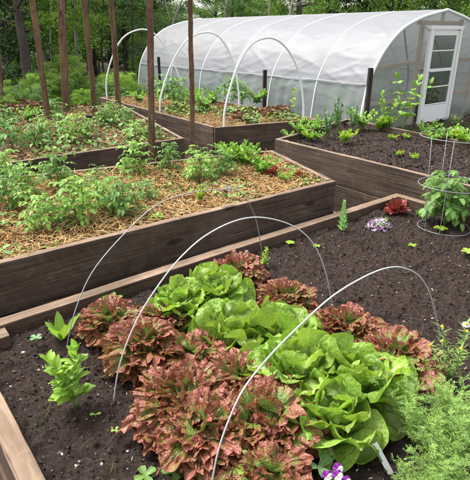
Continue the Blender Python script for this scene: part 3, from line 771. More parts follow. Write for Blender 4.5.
for px, py, sz, mat, n, h, lb in [(38, 348, .032, 'blue', 4, .05, 'pale grey-green seedling with round leaves near the corner post'),
    (54, 369, .02, 'basil', 2, .02, 'tiny thin seedling directly left of the bushy green plant'),
    (116, 433, .018, 'basil', 3, .012, 'tiny seedling on bare soil below the wire hoop foot'),
    (96, 418, .022, 'basil', 2, .018, 'tiny curved seedling right beside the bushy green plant'),
    (290, 245, .035, 'bright', 6, .025, 'small yellow-green rosette seedling by the far board'),
    (316, 246, .034, 'basil', 5, .012, 'flat little star-shaped seedling left of the stonecrop'),
    (412, 246, .035, 'bright', 4, .025, 'pale yellow-green seedling in front of the tomato cage'),
    (440, 232, .055, 'bright', 5, .03, 'yellow-green seedling inside the bottom ring of the cage'),
    (467, 256, .05, 'bright', 5, .02, 'yellow-green seedling at the right edge below the cage'),
    (146, 481, .042, 'tomato', 4, .03, 'green seedling at the very bottom left of the red lettuces'),
    (174, 480, .042, 'tomato', 3, .035, 'round-leaved green seedling at the bottom edge under the red lettuce'),
    (248, 483, .06, 'basil', 3, .06, 'green seedling leaf at the bottom edge below the near hoop'),
    (318, 478, .06, 'blue', 3, .04, 'grey-green pointed seedling left of the violas'),
    (62, 384, .022, 'blue', 2, .012, 'tiny pale seedling between the pebbles and the bushy plant')]:
    plant('seedling', cotyledon(sz, mat, n, h), pA(px, py), lb, 'seedling', 'seedlings on the bare soil of the near bed')
plant('grass_tuft', blades(7, .09, .003, .9), pA(41, 423), 'thin tuft of grass beside the left board of the near bed', 'grass tuft')
plant('grass_tuft', blades(6, .07, .003, .9), pA(106, 478), 'thin grass seedling at the bottom edge left of the lettuces', 'grass tuft')
plant('marigold_seedling', leafy('m', dict(h=.13, stems=3, nodes=5, L=.04, W=.02, mat='bright', prof='oval', spread=.3, e0=.5)), pA(264, 266), 'small yellow-green plant at the foot of the far wire hoop', 'plant')
plant('parsley', rosette(10, .06, .04, .8, .3, 'tomato2', 'oval'), pA(112, 305), 'small green leafy plant between the far board and left red lettuces', 'plant')
# stonecrop column
lf = MB(); st = MB(); random.seed(3)
tube(st, [(0, 0, 0), (.003, 0, .12), (.006, 0, .23)], .005, 6)
for i in range(46):
    t = i/45; ya = i*2.4; s = .052*(1-.45*t)
    leaf(lf, (.004*cos(ya)+.006*t, .004*sin(ya), .01+.22*t), ya, s, s*.62, .35+.9*t, .9+.5*t, 5, 4, .5, prof='obov')
plant('stonecrop', [('stem', st.mesh('stem', M['stem'])), ('foliage', lf.mesh('foliage', M['sedum']))], pA(342, 232), 'upright column of fleshy pale green stonecrop leaves by the far board', 'stonecrop')
# alyssum
def alyssum(r=.095, nf=260):
    lf = MB(); fl = MB(); stm = MB()
    for k in range(60):
        a = U(0, 6.28); leaf(lf, (0, 0, .0), a, r*U(.8, 1.25), .012, U(.1, 1.3), U(-.1, .9), 5, 2, .3, prof='lance')
    for k in range(nf):
        a = U(0, 6.28); b = math.acos(U(.15, 1)); p = Vector((sin(b)*cos(a), sin(b)*sin(a), cos(b)*.8))*r*U(.85, 1.08)
        rr = .0075*U(.7, 1.2); mi = 0 if random.random() < .8 else 1
        nrm = (p.normalized()+Vector((U(-.4, .4), U(-.4, .4), U(0, .5)))).normalized(); s1 = nrm.orthogonal().normalized(); s2 = nrm.cross(s1)
        for q in range(4):
            t = q*pi/2; d1 = s1*cos(t)+s2*sin(t); d2 = s1*-sin(t)+s2*cos(t)
            fl.add([p, p+d1*rr*.6+d2*rr*.35, p+d1*rr+nrm*rr*.2, p+d1*rr*.6-d2*rr*.35], [(0, 1, 2, 3)], mi)
    return [('foliage', lf.mesh('foliage', M['tomato2'])), ('flowers', fl.mesh('flowers', [M['purple'], M['white_petal']]))]
plant('alyssum', alyssum(), pA(379, 229), 'low mound of purple and white alyssum flowers beside the dark red lettuce', 'flower')
o = plant('dark_red_lettuce', dark_head(1, .11), pA(395, 214), 'dark red upright lettuce beside the purple alyssum', 'lettuce')
# violas
def viola(flowers):
    lf = MB(); fls = []; st = MB()
    for k in range(16): leaf(lf, (0, 0, .01), U(0, 6.28), U(.04, .07), .022, U(.3, 1.1), U(-.2, .4), 5, 4, .2, prof='oval')
    for (x, y, z) in flowers:
        tube(st, [(0, 0, 0), (x*.6, y*.6, z*.7), (x, y, z)], .0014, 4)
        fl = MB(); fls.append(fl); c = Vector((x, y, z)); n = Vector((0, -.75, .65)).normalized(); s1 = Vector((1, 0, 0)); s2 = n.cross(s1)
        for q, (ang, sz, mi) in enumerate([(60, 1., 0), (120, 1., 0), (10, .9, 1), (170, .9, 0), (270, 1.15, 1)]):
            a = R_(ang+U(-8, 8)); d1 = s1*cos(a)+s2*sin(a); d2 = -s1*sin(a)+s2*cos(a); r = .02*sz; lift = n*(.001*q)
            pts = [c+lift]+[c+lift+d1*(r*(.5+.5*cos(t)))+d2*(r*.48*sin(t))+n*(.003*sin(3*t)) for t in [i*pi/5-pi*.9 for i in range(10)]]
            fl.add(pts, [(0, i, i+1) for i in range(1, 10)], mi)
        fl.add([c+n*.006+s1*.003, c+n*.006+s2*.003, c+n*.006-s1*.003, c+n*.006-s2*.003], [(0, 1, 2, 3)], 2)
    return [('stem', st.mesh('stem', M['stem'])), ('foliage', lf.mesh('foliage', M['tomato2'])), *[('flower', q.mesh('flower', [M['viola'], M['white_petal'], M['yellow']], smooth=False)) for q in fls]]
plant('viola', viola([(-.03, -.01, .07), (.0, -.02, .085), (.028, -.02, .06), (.01, .02, .07), (-.02, -.04, .05)]), pA(334, 490), 'purple and white violas at the bottom edge under the nearest green lettuce', 'flower', rz=0)
# feathery herb clump at right
random.seed(21)
fe = [feathery(.30, 27, .68), feathery(.27, 24, .85)]
for i, (px, py, s, lb) in enumerate([(416, 446, 1.0, 'feathery green herb bush closest to the green lettuces'), (452, 438, 1.12, 'feathery green herb bush behind, at the right edge of the photo'), (440, 486, .95, 'feathery green herb bush in the lower right corner'), (480, 470, 1.1, 'feathery green herb bush cut by the right edge of the photo'), (420, 500, .7, 'short feathery herb at the bottom right beside the white plant tag')]):
    plant('feathery_herb', fe[i % 2], pA(px, py), lb, 'herb', 'feathery herb bushes in the right corner of the near bed', s*.88)
# chamomile with daisy
random.seed(8); st = MB(); lf = MB(); fls = []
tips = [(-.10, .02, .2), (-.05, .05, .27), (.03, .02, .30), (.06, .06, .24), (.0, -.03, .22), (-.02, .09, .17)]
for i, tp in enumerate(tips):
    P = catmull([(0, 0, 0), (tp[0]*.4+.01, tp[1]*.4, tp[2]*.5), tp], 5); tube(st, P, .002, 5)
    for q in P[3:]:
        for k in range(4): leaf(lf, q, U(0, 6.28), U(.02, .05), .006, U(0, .9), U(-.3, .5), 4, 2, .2, prof='lance')
    c = Vector(tp); fl = MB(); fls.append(fl)
    if i == 2:
        for k in range(13):
            a = k*2*pi/13; d1 = Vector((cos(a), sin(a)*.8, sin(a)*.35)); fl.add([c, c+d1*.012+Vector((-sin(a), cos(a), 0))*.003, c+d1*(.019 if i == 2 else .011), c+d1*.012-Vector((-sin(a), cos(a), 0))*.003], [(0, 1, 2, 3)], 0)
    V, Fc = IC; fl.add([Vector(v)*.007+c+Vector((0, -.002, .004)) for v in V], [tuple(f) for f in Fc], 1)
plant('daisy', [('stem', st.mesh('stem', M['stem'])), ('foliage', lf.mesh('foliage', M['fern'])), *[('flower', q.mesh('flower', [M['white_petal'], M['yellow']], smooth=False)) for q in fls]], pA(448, 388), 'thin-stemmed daisy with one white flower above the feathery herbs', 'flower', rz=0)
# plant tags
def tagobj(px, py, Lg, lean, yaw, lb, wd=.02):
    p = pA(px, py); m = MB(); h = .001
    vs = [(-wd/2, -h, 0), (wd/2, -h, 0), (wd/2, -h, Lg), (-wd/2, -h, Lg), (-wd/2, h, 0), (wd/2, h, 0), (wd/2, h, Lg), (-wd/2, h, Lg), (0, -h, -.03), (0, h, -.03)]
    m.add(vs, [(0, 1, 2, 3), (7, 6, 5, 4), (1, 5, 6, 2), (4, 0, 3, 7), (3, 2, 6, 7), (0, 8, 1), (4, 5, 9), (0, 4, 9, 8), (1, 8, 9, 5)])
    o = m.build('plant_tag', M['whitetag'], smooth=False, loc=p); o.rotation_euler = (lean[0], lean[1], yaw); tag(o, lb, 'plant tag')
    return o
tg = tagobj(392, 474, .13, (-.35, -.45), .25, 'white plant tag with green edge stuck in soil between nearest lettuce and herbs')
m = MB(); m.add([(-.0095, -.0018, .06), (-.004, -.0018, .06), (-.004, -.0018, .125), (-.0095, -.0018, .125)], [(0, 1, 2, 3)]); m.build('green_stripe', mat_plain('green_print', (.05, .25, .06)), tg, smooth=False)
tagobj(246, 262, .07, (-.1, .05), 0, 'short white plant tag leaning by the far board behind the red lettuce')

# ------------------------------------------------------------------ wire hoops over the near bed
def hoop(pts, A, B, rad, mat, name, label, cat, group, zf, extra_end=True):
    FA = at(*A, zf); FB = at(*B, zf)
    P = [FA-Vector((0, 0, .05)), FA]+[onplane(px, py, FA, FB) for px, py in pts]+[FB, FB-Vector((0, 0, .05))]
    m = MB(); tube(m, catmull(P, 9), rad, 8); o = m.build(name, mat); return tag(o, label, cat, group)
GW = 'thin wire hoops over the near bed'
hoop([(118, 372), (126, 345), (140, 314), (160, 283), (180, 258), (205, 236), (235, 221), (262, 217.5), (292, 225.5), (312, 242), (325, 270)], (114, 400), (332, 306), .003, M['wire'], 'wire_hoop', 'pale wire hoop arching over the middle of the lettuces', 'wire hoop', GW, SOILA)
hoop([(212, 482), (218, 452), (228, 422), (243, 390), (266, 360), (296, 329), (330, 298), (360, 279), (385, 268.5), (404, 268), (421, 278), (432, 300)], (207, 520), (440, 338), .003, M['wire'], 'wire_hoop', 'nearest wire hoop, crossing the big green and red lettuces', 'wire hoop', GW, SOILA)
hoop([(70, 330), (79, 300), (95, 268), (125, 233), (155, 206), (185, 194), (215, 190), (238, 191), (251, 207), (258, 228)], (67, 350), (263, 262), .0027, M['wire_old'], 'wire_hoop', 'farthest dull grey wire hoop, crossing in front of the tomato bed board', 'wire hoop', GW, SOILA)

# tomato cage
random.seed(31)
cg = pA(443, 229); r0 = empty('tomato_cage', (cg.x, cg.y, SOILA), 0, label='galvanised wire tomato cage of three rings round the tomato plant at right', cat='plant cage')
zr = [SOILA+.02, atY(443, 184, cg.y).z, atY(446, 136, cg.y).z]; rr = [.185, .225, .26]
for z, r in zip(zr, rr):
    m = MB(); tube(m, [(r*cos(a), r*sin(a), z-SOILA+.004*sin(a*2)) for a in [k*2*pi/40 for k in range(41)]], .0022, 6); m.build('ring', M['wire_old'], r0)
for a in (R_(205), R_(325), R_(85), R_(240)):
    m = MB(); tube(m, [(r*cos(a), r*sin(a), z) for r, z in ((.165, -.06), (rr[0], zr[0]-SOILA), (rr[1], zr[1]-SOILA), (rr[2], zr[2]-SOILA+.01))], .0022, 6); m.build('upright_wire', M['wire_old'], r0)
plant('tomato_plant', tomato(.44, 20, .21, 'tomato', .3, 4), pA(446, 224), 'bushy tomato plant growing inside the wire cage', 'tomato plant', s=1.)
# black tray
def openbox(mb, lx, ly, hz, th, taper=.85, z0=0):
    def ring(x, y, z): return [(-x, -y, z), (x, -y, z), (x, y, z), (-x, y, z)]
    R = [ring(lx*taper, ly*taper, 0), ring(lx, ly, hz), ring(lx+.008, ly+.008, hz), ring(lx+.008, ly+.008, hz+.004), ring(lx-th, ly-th, hz+.004), ring((lx-th)*taper, (ly-th)*taper, .01)]
    vs = [p for r in R for p in r]; fs = [(3, 2, 1, 0), (20, 21, 22, 23)]
    for i in range(5):
        for k in range(4): fs.append((i*4+k, i*4+(k+1) % 4, (i+1)*4+(k+1) % 4, (i+1)*4+k))
    mb.add(vs, fs)
p = pA(484, 222); m = MB(); openbox(m, .14, .2, .07, .004); o = m.build('nursery_tray', M['blackplastic'], smooth=False, loc=(p.x, p.y, SOILA+.012)); o.rotation_euler = (-.2, -.1, .55)
tag(o, 'black plastic seedling tray lying at the right edge beside the tomato cage', 'seedling tray')
for i in range(4):
    q = o.matrix_basis @ Vector((U(-.08, .08), U(-.13, .13), .02)); plant('tray_seedling', cotyledon(.035, 'tomato2', 4, .05), q, 'small green seedling growing in the black nursery tray', 'seedling', 'seedlings in the nursery tray')

# ------------------------------------------------------------------ stakes
random.seed(14)
def stake(px0, py0, px1, z, wd, lb, th=.022, extra=0):
    b = at(px0, py0, z); t = atY(px1, -14, b.y); b.z = z-.1
    m = MB(); n = 60; d_ = t-b; lx = Vector((cos(.4), sin(.4), 0)); ly = Vector((-sin(.4), cos(.4), 0)); sd = U(0, 50)
    Lg = d_.length; vs = []; fs = []
    for i in range(n+1):
        tt = i/n; c = Vector((0, 0, Lg*tt))+Vector((.012*mnoise.noise(Vector((tt*3, sd, 0))), .012*mnoise.noise(Vector((tt*3, sd, 9))), 0))
        w2 = wd/2*(1-.12*tt); t2 = w2*.82
        for (sx, sy) in [(-1, -.75), (-.8, -1), (.8, -1), (1, -.75), (1, .75), (.8, 1), (-.8, 1), (-1, .75)]:
            k = .005*mnoise.noise(Vector((sx*3, sy*3+sd, tt*14)))+.003*mnoise.noise(Vector((sx*3, sy*3+sd, tt*60)))
            vs.append(c+Vector((sx*(w2+k), sy*(t2+k), 0)))
    for i in range(n):
        for k in range(8): fs.append((i*8+k, i*8+(k+1) % 8, (i+1)*8+(k+1) % 8, (i+1)*8+k))
    fs += [tuple(range(8))[::-1], tuple(n*8+k for k in range(8))]
    # grain runs along local X in the wood material: build along X and rotate
    vs = [Vector((v.z, v.y, -v.x)) for v in vs]
    m.add(vs, fs); o = m.build('wooden_stake', M['stake'], smooth=False, loc=b)
    o.rotation_mode = 'QUATERNION'; o.rotation_quaternion = d_.to_track_quat('X', 'Y') @ Matrix.Rotation(0, 4, 'X').to_quaternion()
    tag(o, lb, 'stake', 'tall rough wooden stakes'); return o
for a in [(48, 122, 30.5, ZDs, .085, 'leaning wooden stake second from the left edge, in the staked bed'),
          (66, 112, 60, ZDs, .125, 'thickest and darkest wooden stake, split along its length'),
          (95, 118, 83, ZDs, .08, 'leaning wooden stake just right of the thickest one'),
          (119, 112, 110.5, ZDs, .095, 'wooden stake standing left of the first white hoop'),
          (152, 163, 149.5, ZBs, .068, 'near-vertical wooden stake rising through the first white hoop'),
          (193, 156, 189.5, ZBs, .056, 'rightmost wooden stake, in front of the second white hoop'),
          (2, 96, -6, ZDs, .06, 'wooden stake cut by the left edge of the photo')]:
    stake(*a[:5], a[5])

# ------------------------------------------------------------------ white pipe hoops over bed E
GP = 'white plastic pipe hoops over the far bed'
def hoopP(pts, A, B, lb):
    FA = at(*A, ZE-.02); FB = at(*B, ZE-.02)
    P = [FA-Vector((0, 0, .2)), FA]+[onplane(px, py, FA, FB) for px, py in pts]+[FB, FB-Vector((0, 0, .2))]
    m = MB(); tube(m, catmull(P, 9), .0145, 10); tag(m.build('pipe_hoop', M['pvc']), lb, 'pipe hoop', GP)
hoopP([(224.5, 112), (229, 92), (237, 68), (249, 47), (263, 38.5), (277, 40), (290, 53), (299, 74), (303, 98)], (224, 128), (303.5, 119), 'nearest white pipe hoop over the end of the hooped bed')
hoopP([(161, 96), (168, 73), (178, 52), (190, 38), (205, 32.5), (218, 36), (229, 51), (236, 72), (238.5, 92)], (160, 112), (239, 108), 'second white pipe hoop, in front of the greenhouse side')
hoopP([(106.5, 80), (112, 58), (122, 39), (136, 30.5), (150, 31), (163, 43), (173, 62), (180, 80)], (107, 99), (184, 97), 'farthest white pipe hoop, at the left of the greenhouse')

# ------------------------------------------------------------------ greenhouse (poly tunnel)
GU0, GU1, GV0, GV1, GZ = 7.28, 12.0, 5.6, 13.9, -.02
UC = (GU0+GU1)/2; HW = (GU1-GU0)/2; ZR = 2.13
def prof(t):
    """t 0..1 left foot -> ridge -> right foot"""
    s = t*2 if t <= .5 else (1-t)*2
    pts = [(0, 0), (.012, .25), (.035, .62), (.07, .92), (.14, 1.22), (.25, 1.52), (.42, 1.80), (.65, 1.98), (.85, 2.07), (1, ZR)]
    x = s*(len(pts)-1); i = min(len(pts)-2, int(x)); f = x-i
    def cr(k): return pts[max(0, min(len(pts)-1, k))]
    a, b, c, d_ = cr(i-1), cr(i), cr(i+1), cr(i+2)
    q = [.5*((2*b[j])+(c[j]-a[j])*f+(2*a[j]-5*b[j]+4*c[j]-d_[j])*f*f+(3*b[j]-a[j]-3*c[j]+d_[j])*f**3) for j in (0, 1)]
    if i == len(pts)-2: q = [b[j]+(c[j]-b[j])*f for j in (0, 1)]
    u = GU0+HW*q[0] if t <= .5 else GU1-HW*q[0]
    return u, q[1]+GZ
def film(name, trans, opac, tint, rough=.48):
    t = NT(name); co = t.pos()
    n = t.noise(t.mapping(t.mapping(co, (1, 1, 1), (0, 0, -UANG)), (3.5, .9, 4.)), 1.3, 5, .6, .8); n2 = t.noise(t.mapping(co, (1, 1, 1), (.5, .4, -UANG)), 7, 4, .6)
    c = t.ramp(n, [(.3, tuple(a*.96 for a in tint)), (.65, tint)])
    nm = t.bump(t.math('ADD', t.math('MULTIPLY', n, .5), t.math('MULTIPLY', n2, .25)), .3, .03)
    p = t.bsdf(c, rough, nm, .5)
    tr = t.n('ShaderNodeBsdfTranslucent'); t.l(c, tr.inputs['Color'])
    tp = t.n('ShaderNodeBsdfTransparent'); tp.inputs[0].default_value = (.93, .95, .95, 1)
    m1 = t.n('ShaderNodeMixShader'); m1.inputs[0].default_value = trans; t.l(p, m1.inputs[1]); t.l(tr.outputs[0], m1.inputs[2])
    m2 = t.n('ShaderNodeMixShader'); t.l(t.math('ADD', opac-.12, t.math('MULTIPLY', n, .24)), m2.inputs[0]); t.l(tp.outputs[0], m2.inputs[1]); t.l(m1.outputs[0], m2.inputs[2])
    return t.done(m2.outputs[0])
M['film'] = film('greenhouse_film', .38, .90, (.365, .365, .385))
M['film_low'] = film('greenhouse_side_film', .45, .66, (.44, .48, .475))
M['film_end'] = film('greenhouse_end_film', .35, .5, (.42, .46, .43))
gh_ = empty('greenhouse', uv(UC, GV0, 0), 0, label='long white plastic-covered tunnel greenhouse with a white framed door in its end', cat='greenhouse')
gw = Vector(gh_.location)
def ghb(m, name, mat, smooth=True):
    o = m.build(name, mat, gh_, smooth); o.location = -gw; return o
ribs = [5.6, 6.8, 8.1, 9.4, 10.7, 12.1, 13.9]
def sag(v):
    for a, b in zip(ribs[:-1], ribs[1:]):
        if a <= v <= b: return max(0., sin(pi*(v-a)/(b-a)))**.6
    return 0
def wr(u, v, z, t):
    q = Vector((v*1.1, t*5, 0)); 
    s = sag(v)
    a = mnoise.noise(Vector((v*.9, t*7+v*.3, 1)))*.02+mnoise.noise(Vector((v*.6+t*2, t*11, 4)))*.012
    # diagonal creases radiating from the ribs
    a += .006*abs(sin(9*t*2+v*3.1+2*mnoise.noise(Vector((v, t*3, 8)))))
    a += .0*(1-abs(mnoise.noise(Vector((v*1.3+t*3, t*13, 11))))*3 if abs(mnoise.noise(Vector((v*1.3+t*3, t*13, 11)))) < .33 else 0)
    g1 = abs(mnoise.noise(Vector((v*.22+3, t*15+.35*sin(v*1.3), 21)))); g2 = abs(mnoise.noise(Vector(((v-t*9)*.25, (t*9+v*.55)*1.5, 31)))); g3 = abs(mnoise.noise(Vector(((v+t*9)*.25, (t*9-v*.55)*1.5, 41))))
    a -= .012*max(0, 1-g1/.10)+.012*max(0, 1-g2/.09)+.012*max(0, 1-g3/.09)
    near = min(1., abs(t-.5)/.09)
    return -s*(.02+a)*near**.8
def filmgrid(name, t0, t1, nt, mat, lowfold=False):
    m = MB(); nv = 260; vs = []
    for i in range(nt+1):
        t = t0+(t1-t0)*i/nt; u, z = prof(t); u2, z2 = prof(min(1, t+.004)); u1, z1 = prof(max(0, t-.004))
        du, dz = u2-u1, z2-z1; l = math.hypot(du, dz) or 1; nu, nz = -dz/l, du/l
        for k in range(nv+1):
            v = GV0+(GV1-GV0)*k/nv; o_ = wr(u, v, z, t)+.010
            if lowfold: o_ += .022*sin(v*17+2*sin(v*3.3))*(1-i/nt*.6)*sag(v) - .012
            vs.append(uv(u+nu*o_, v, z+nz*o_))
    fs = [(i*(nv+1)+k, i*(nv+1)+k+1, (i+1)*(nv+1)+k+1, (i+1)*(nv+1)+k) for i in range(nt) for k in range(nv)]
    m.add(vs, fs); return ghb(m, name, mat)
# find parameter where z = seam
ts = next(k/400 for k in range(200) if prof(k/400)[1] > .86)
filmgrid('roof_film', ts-.006, 1-ts+.006, 130, M['film'])
filmgrid('side_film', 0.0, ts, 26, M['film_low'], True)
filmgrid('side_film', 1-ts, 1.0, 26, M['film_low'], True)
for v in ribs:
    m = MB(); tube(m, [uv(*((lambda q: (q[0], v, q[1]))(prof(k/60)))) for k in range(61)], .015 if v not in (GV0, GV1) else .028, 8); ghb(m, 'rib', M['pvc'])
for sgn in (0, 1):
    m = MB(); u, z = prof(ts if not sgn else 1-ts); tube(m, [uv(u+(-.02 if not sgn else .02), v, z+.004*sin(v*3)) for v in np.linspace(GV0, GV1, 60)], .007, 6); ghb(m, 'seam_batten', M['pvc_grey'])
m = MB(); tube(m, [uv(UC, v, ZR+GZ-.03) for v in np.linspace(GV0, GV1, 20)], .02, 8); ghb(m, 'ridge_pole', M['pvc'])
# base boards
gb = empty  # noqa
def gboard(A, B, z0, z1, th, mats, name, side=1):
    o = board(gh_, A, B, z0, z1, th, mats, name, side); o.location = Vector(o.location)-gw; return o
gboard(uv(GU0-.03, GV1), uv(GU0-.03, GV0), -.05, .14, .04, BM2, 'base_board'); gboard(uv(GU1+.07, GV1), uv(GU1+.07, GV0), -.05, .14, .04, BM2, 'base_board')
# end walls
DU0, DU1, DZ1 = 9.14, 10.2, 1.76
def endwall(v, holes):
    m = MB()
    def col(u0, u1, zlo, n=6):
        us = np.linspace(u0, u1, n+1); vs = []; 
        def top(u):
            best = 0
            for k in range(201):
                uu, zz = prof(k/200)
                if k and ((pu-u)*(uu-u) <= 0): 
                    f = 0 if uu == pu else (u-pu)/(uu-pu); best = max(best, pz+(zz-pz)*f)
                pu, pz = uu, zz
            return best
        nz = 14
        for u in us:
            tz = top(u)-.01
            for j in range(nz+1):
                z = zlo+(max(tz, zlo+.01)-zlo)*j/nz
                vs.append(uv(u, v+.012*mnoise.noise(Vector((u*3, z*3, v))), z))
        m.add(vs, [(i*(nz+1)+j, (i+1)*(nz+1)+j, (i+1)*(nz+1)+j+1, i*(nz+1)+j+1) for i in range(n) for j in range(nz)])
    if holes:
        col(GU0+.02, DU0-.1, -.05, 24); col(DU0-.1, DU1+.1, DZ1+.06, 10); col(DU1+.1, GU1-.02, -.05, 20)
    else: col(GU0+.02, GU1-.02, -.05, 50)
    return ghb(m, 'end_film', M['film_end'] if holes else M['film_low'])
endwall(GV0+.02, True); endwall(GV1-.02, False)
def stick(u0, z0, u1, z1, v, w_, th, mat, name, parent=gh_, vv=None):
    """bar in the end wall plane, real section"""
    A = uv(u0, v, z0); B = uv(u1, vv if vv is not None else v, z1); d_ = B-A; m = MB(); Lg = d_.length
    b = .003
    sec = [(-w_/2+b, -th/2), (w_/2-b, -th/2), (w_/2, -th/2+b), (w_/2, th/2-b), (w_/2-b, th/2), (-w_/2+b, th/2), (-w_/2, th/2-b), (-w_/2, -th/2+b)]
    vs = [(x, y, z) for x in (0, Lg) for (y, z) in sec]; fs = [(k, 8+k, 8+(k+1) % 8, (k+1) % 8) for k in range(8)]+[tuple(range(8)), tuple(range(15, 7, -1))]
    m.add(vs, fs); o = m.build(name, mat, parent, smooth=False)
    n = uv(0, 1, 0); x = d_.normalized(); y = n.cross(x).normalized(); z = x.cross(y)
    mt = Matrix((x, y, z)).transposed().to_4x4(); mt.translation = A-(gw if parent is gh_ else Vector(gw)); o.matrix_local = mt; return o
V1 = GV0+.075
stick(8.98, -.05, 8.98, 1.86, V1, .10, .045, M['stud'], 'stud'); stick(10.36, -.05, 10.36, 1.95, V1, .10, .045, M['stud'], 'stud')
stick(7.55, 1.10, 8.92, 1.20, V1, .07, .04, M['stud'], 'rail'); stick(10.42, 1.18, 11.75, 1.18, V1, .07, .04, M['stud'], 'rail')
stick(7.4, .5, 8.92, .5, V1+.01, .07, .04, M['stud'], 'rail'); stick(10.42, .5, 11.9, .5, V1+.01, .07, .04, M['stud'], 'rail')
stick(8.9, 1.88, 10.44, 1.88, V1+.05, .08, .04, M['stud'], 'header'); stick(UC, 1.92, UC, ZR-.05, V1, .07, .04, M['stud'], 'stud')
stick(11.2, -.05, 11.2, 1.7, V1+.06, .08, .04, M['stud'], 'stud')
# door with frame
door = empty('door', (0, 0, 0)); door.parent = gh_
VD = GV0-.02
def ds(*a, **k): return stick(*a, parent=door, **k)
for (u0, z0, u1, z1, w_) in [(DU0, -.1, DU0, DZ1, .07), (DU1, -.1, DU1, DZ1, .07)]: ds(u0, z0, u1, z1, VD-.012, w_, .06, M['paint'], 'door_frame')
ds(DU0-.06, DZ1+.035, DU1+.06, DZ1+.035, VD-.012, .065, .06, M['paint'], 'door_frame')
a0, a1 = DU0+.045, DU1-.045
for u in (a0+.04, a1-.04): ds(u, -.08, u, DZ1-.02, VD, .075, .035, M['paint'], 'stile')
for z, h_ in ((DZ1-.06, .09), (1.38, .022), (1.02, .06), (.70, .022), (.36, .022)): ds(a0+.08, z, a1-.08, z, VD, h_, .03, M['paint'], 'door_rail')
m = MB(); x0, x1, zt = a0+.078, a1-.078, .34
m.add([uv(x0, VD-.012, -.07), uv(x1, VD-.012, -.07), uv(x1, VD-.012, zt), uv(x0, VD-.012, zt), uv(x0, VD+.012, -.07), uv(x1, VD+.012, -.07), uv(x1, VD+.012, zt), uv(x0, VD+.012, zt)], [(0, 1, 2, 3), (7, 6, 5, 4), (3, 2, 6, 7), (0, 4, 5, 1)])
o = m.build('kick_panel', M['paint'], door, smooth=False); o.location = -gw
t = NT('screen_glass'); gl = t.n('ShaderNodeBsdfGlossy'); gl.inputs['Roughness'].default_value = .08; gl.inputs[0].default_value = (.8, .85, .85, 1); tp = t.n('ShaderNodeBsdfTransparent'); tp.inputs[0].default_value = (.62, .66, .64, 1); mx = t.n('ShaderNodeMixShader'); mx.inputs[0].default_value = .07; t.l(tp.outputs[0], mx.inputs[1]); t.l(gl.outputs[0], mx.inputs[2]); M['glass'] = t.done(mx.outputs[0])
for z0, z1 in ((.37, 1.0), (1.05, DZ1-.1)):
    m = MB(); q = [uv(x0, VD-.003, z0), uv(x1, VD-.003, z0), uv(x1, VD-.003, z1), uv(x0, VD-.003, z1)]; q2 = [uv(x0, VD+.003, z0), uv(x1, VD+.003, z0), uv(x1, VD+.003, z1), uv(x0, VD+.003, z1)]
    m.add(q+q2, [(0, 1, 2, 3), (7, 6, 5, 4), (3, 2, 6, 7), (0, 4, 5, 1), (1, 5, 6, 2), (4, 0, 3, 7)]); o = m.build('pane', M['glass'], door, smooth=False); o.location = -gw
m = MB(); tube(m, [uv(a0+.04, VD-.02, 1.0), uv(a0+.04, VD-.06, 1.0), uv(a0+.11, VD-.06, .995)], .009, 8); o = m.build('handle', M['pvc_grey'], door); o.location = -gw
# things inside
m = MB(); tube(m, catmull([uv(9.35, 6.3, 1.75), uv(9.45, 6.3, 1.5), uv(9.7, 6.35, 1.1), uv(9.78, 6.35, .7), uv(9.75, 6.4, .1)], 8), .02, 8); tag(m.build('hose', M['rope']), 'dark hose hanging inside the greenhouse behind the door pane', 'hose')
random.seed(77)
tm = [tomato(.7, 14, .26, 'tomato', .12, 2), tomato(.55, 14, .24, 'tomato', .15, 2)]
k = 0
for v in (6.5, 7.4, 8.3, 9.4, 10.6):
    for u in (8.0, 9.6, 11.0):
        k += 1; plant('tomato_plant', tm[k % 2], uv(u+U(-.1, .1), v+U(-.15, .15), 0), 'leafy plant growing inside the plastic greenhouse', 'plant', 'plants inside the greenhouse', U(.8, 1.25))
# black support posts along the greenhouse side
def fpost(px, pyb, pyt, v, lb):
    a = uv(7.05, v, 0); P0 = Vector((a.x, a.y, -.1)); zt = None
    dist = a.y; zt = atY(px, pyt, a.y).z; x = atY(px, pyt, a.y).x
    m = MB(); n = 12; vs = []; fs = []; w_ = .035; Lg = zt+.1
    for i in range(n+1):
        for (sx, sy) in [(-1, -.8), (-.8, -1), (.8, -1), (1, -.8), (1, .8), (.8, 1), (-.8, 1), (-1, .8)]:
            kk = 1+.08*mnoise.noise(Vector((i*.8, sx*2, sy*2+v))); vs.append((Lg*i/n, sy*w_*kk, sx*w_*kk))
    for i in range(n):
        for k in range(8): fs.append((i*8+k, i*8+(k+1) % 8, (i+1)*8+(k+1) % 8, (i+1)*8+k))
    fs += [tuple(range(8))[::-1], tuple(n*8+k for k in range(8))]
    m.add(vs, fs); o = m.build('post', M['post'], smooth=False, loc=(x, a.y, -.1)); o.rotation_euler = (0, -pi/2, .3); tag(o, lb, 'post', 'dark posts along the greenhouse')
fpost(371, 115, 68, 5.12, 'dark wooden post at the front corner of the greenhouse')
fpost(265, 107, 70, 7.85, 'dark wooden post by the greenhouse side, seen through the nearest white hoop')
fpost(158.5, 88, 57, 12.1, 'dark wooden post at the far end of the greenhouse side')
fpost(98.5, 92, 63, 14.5, 'dark thin post at the wood edge between two stakes')

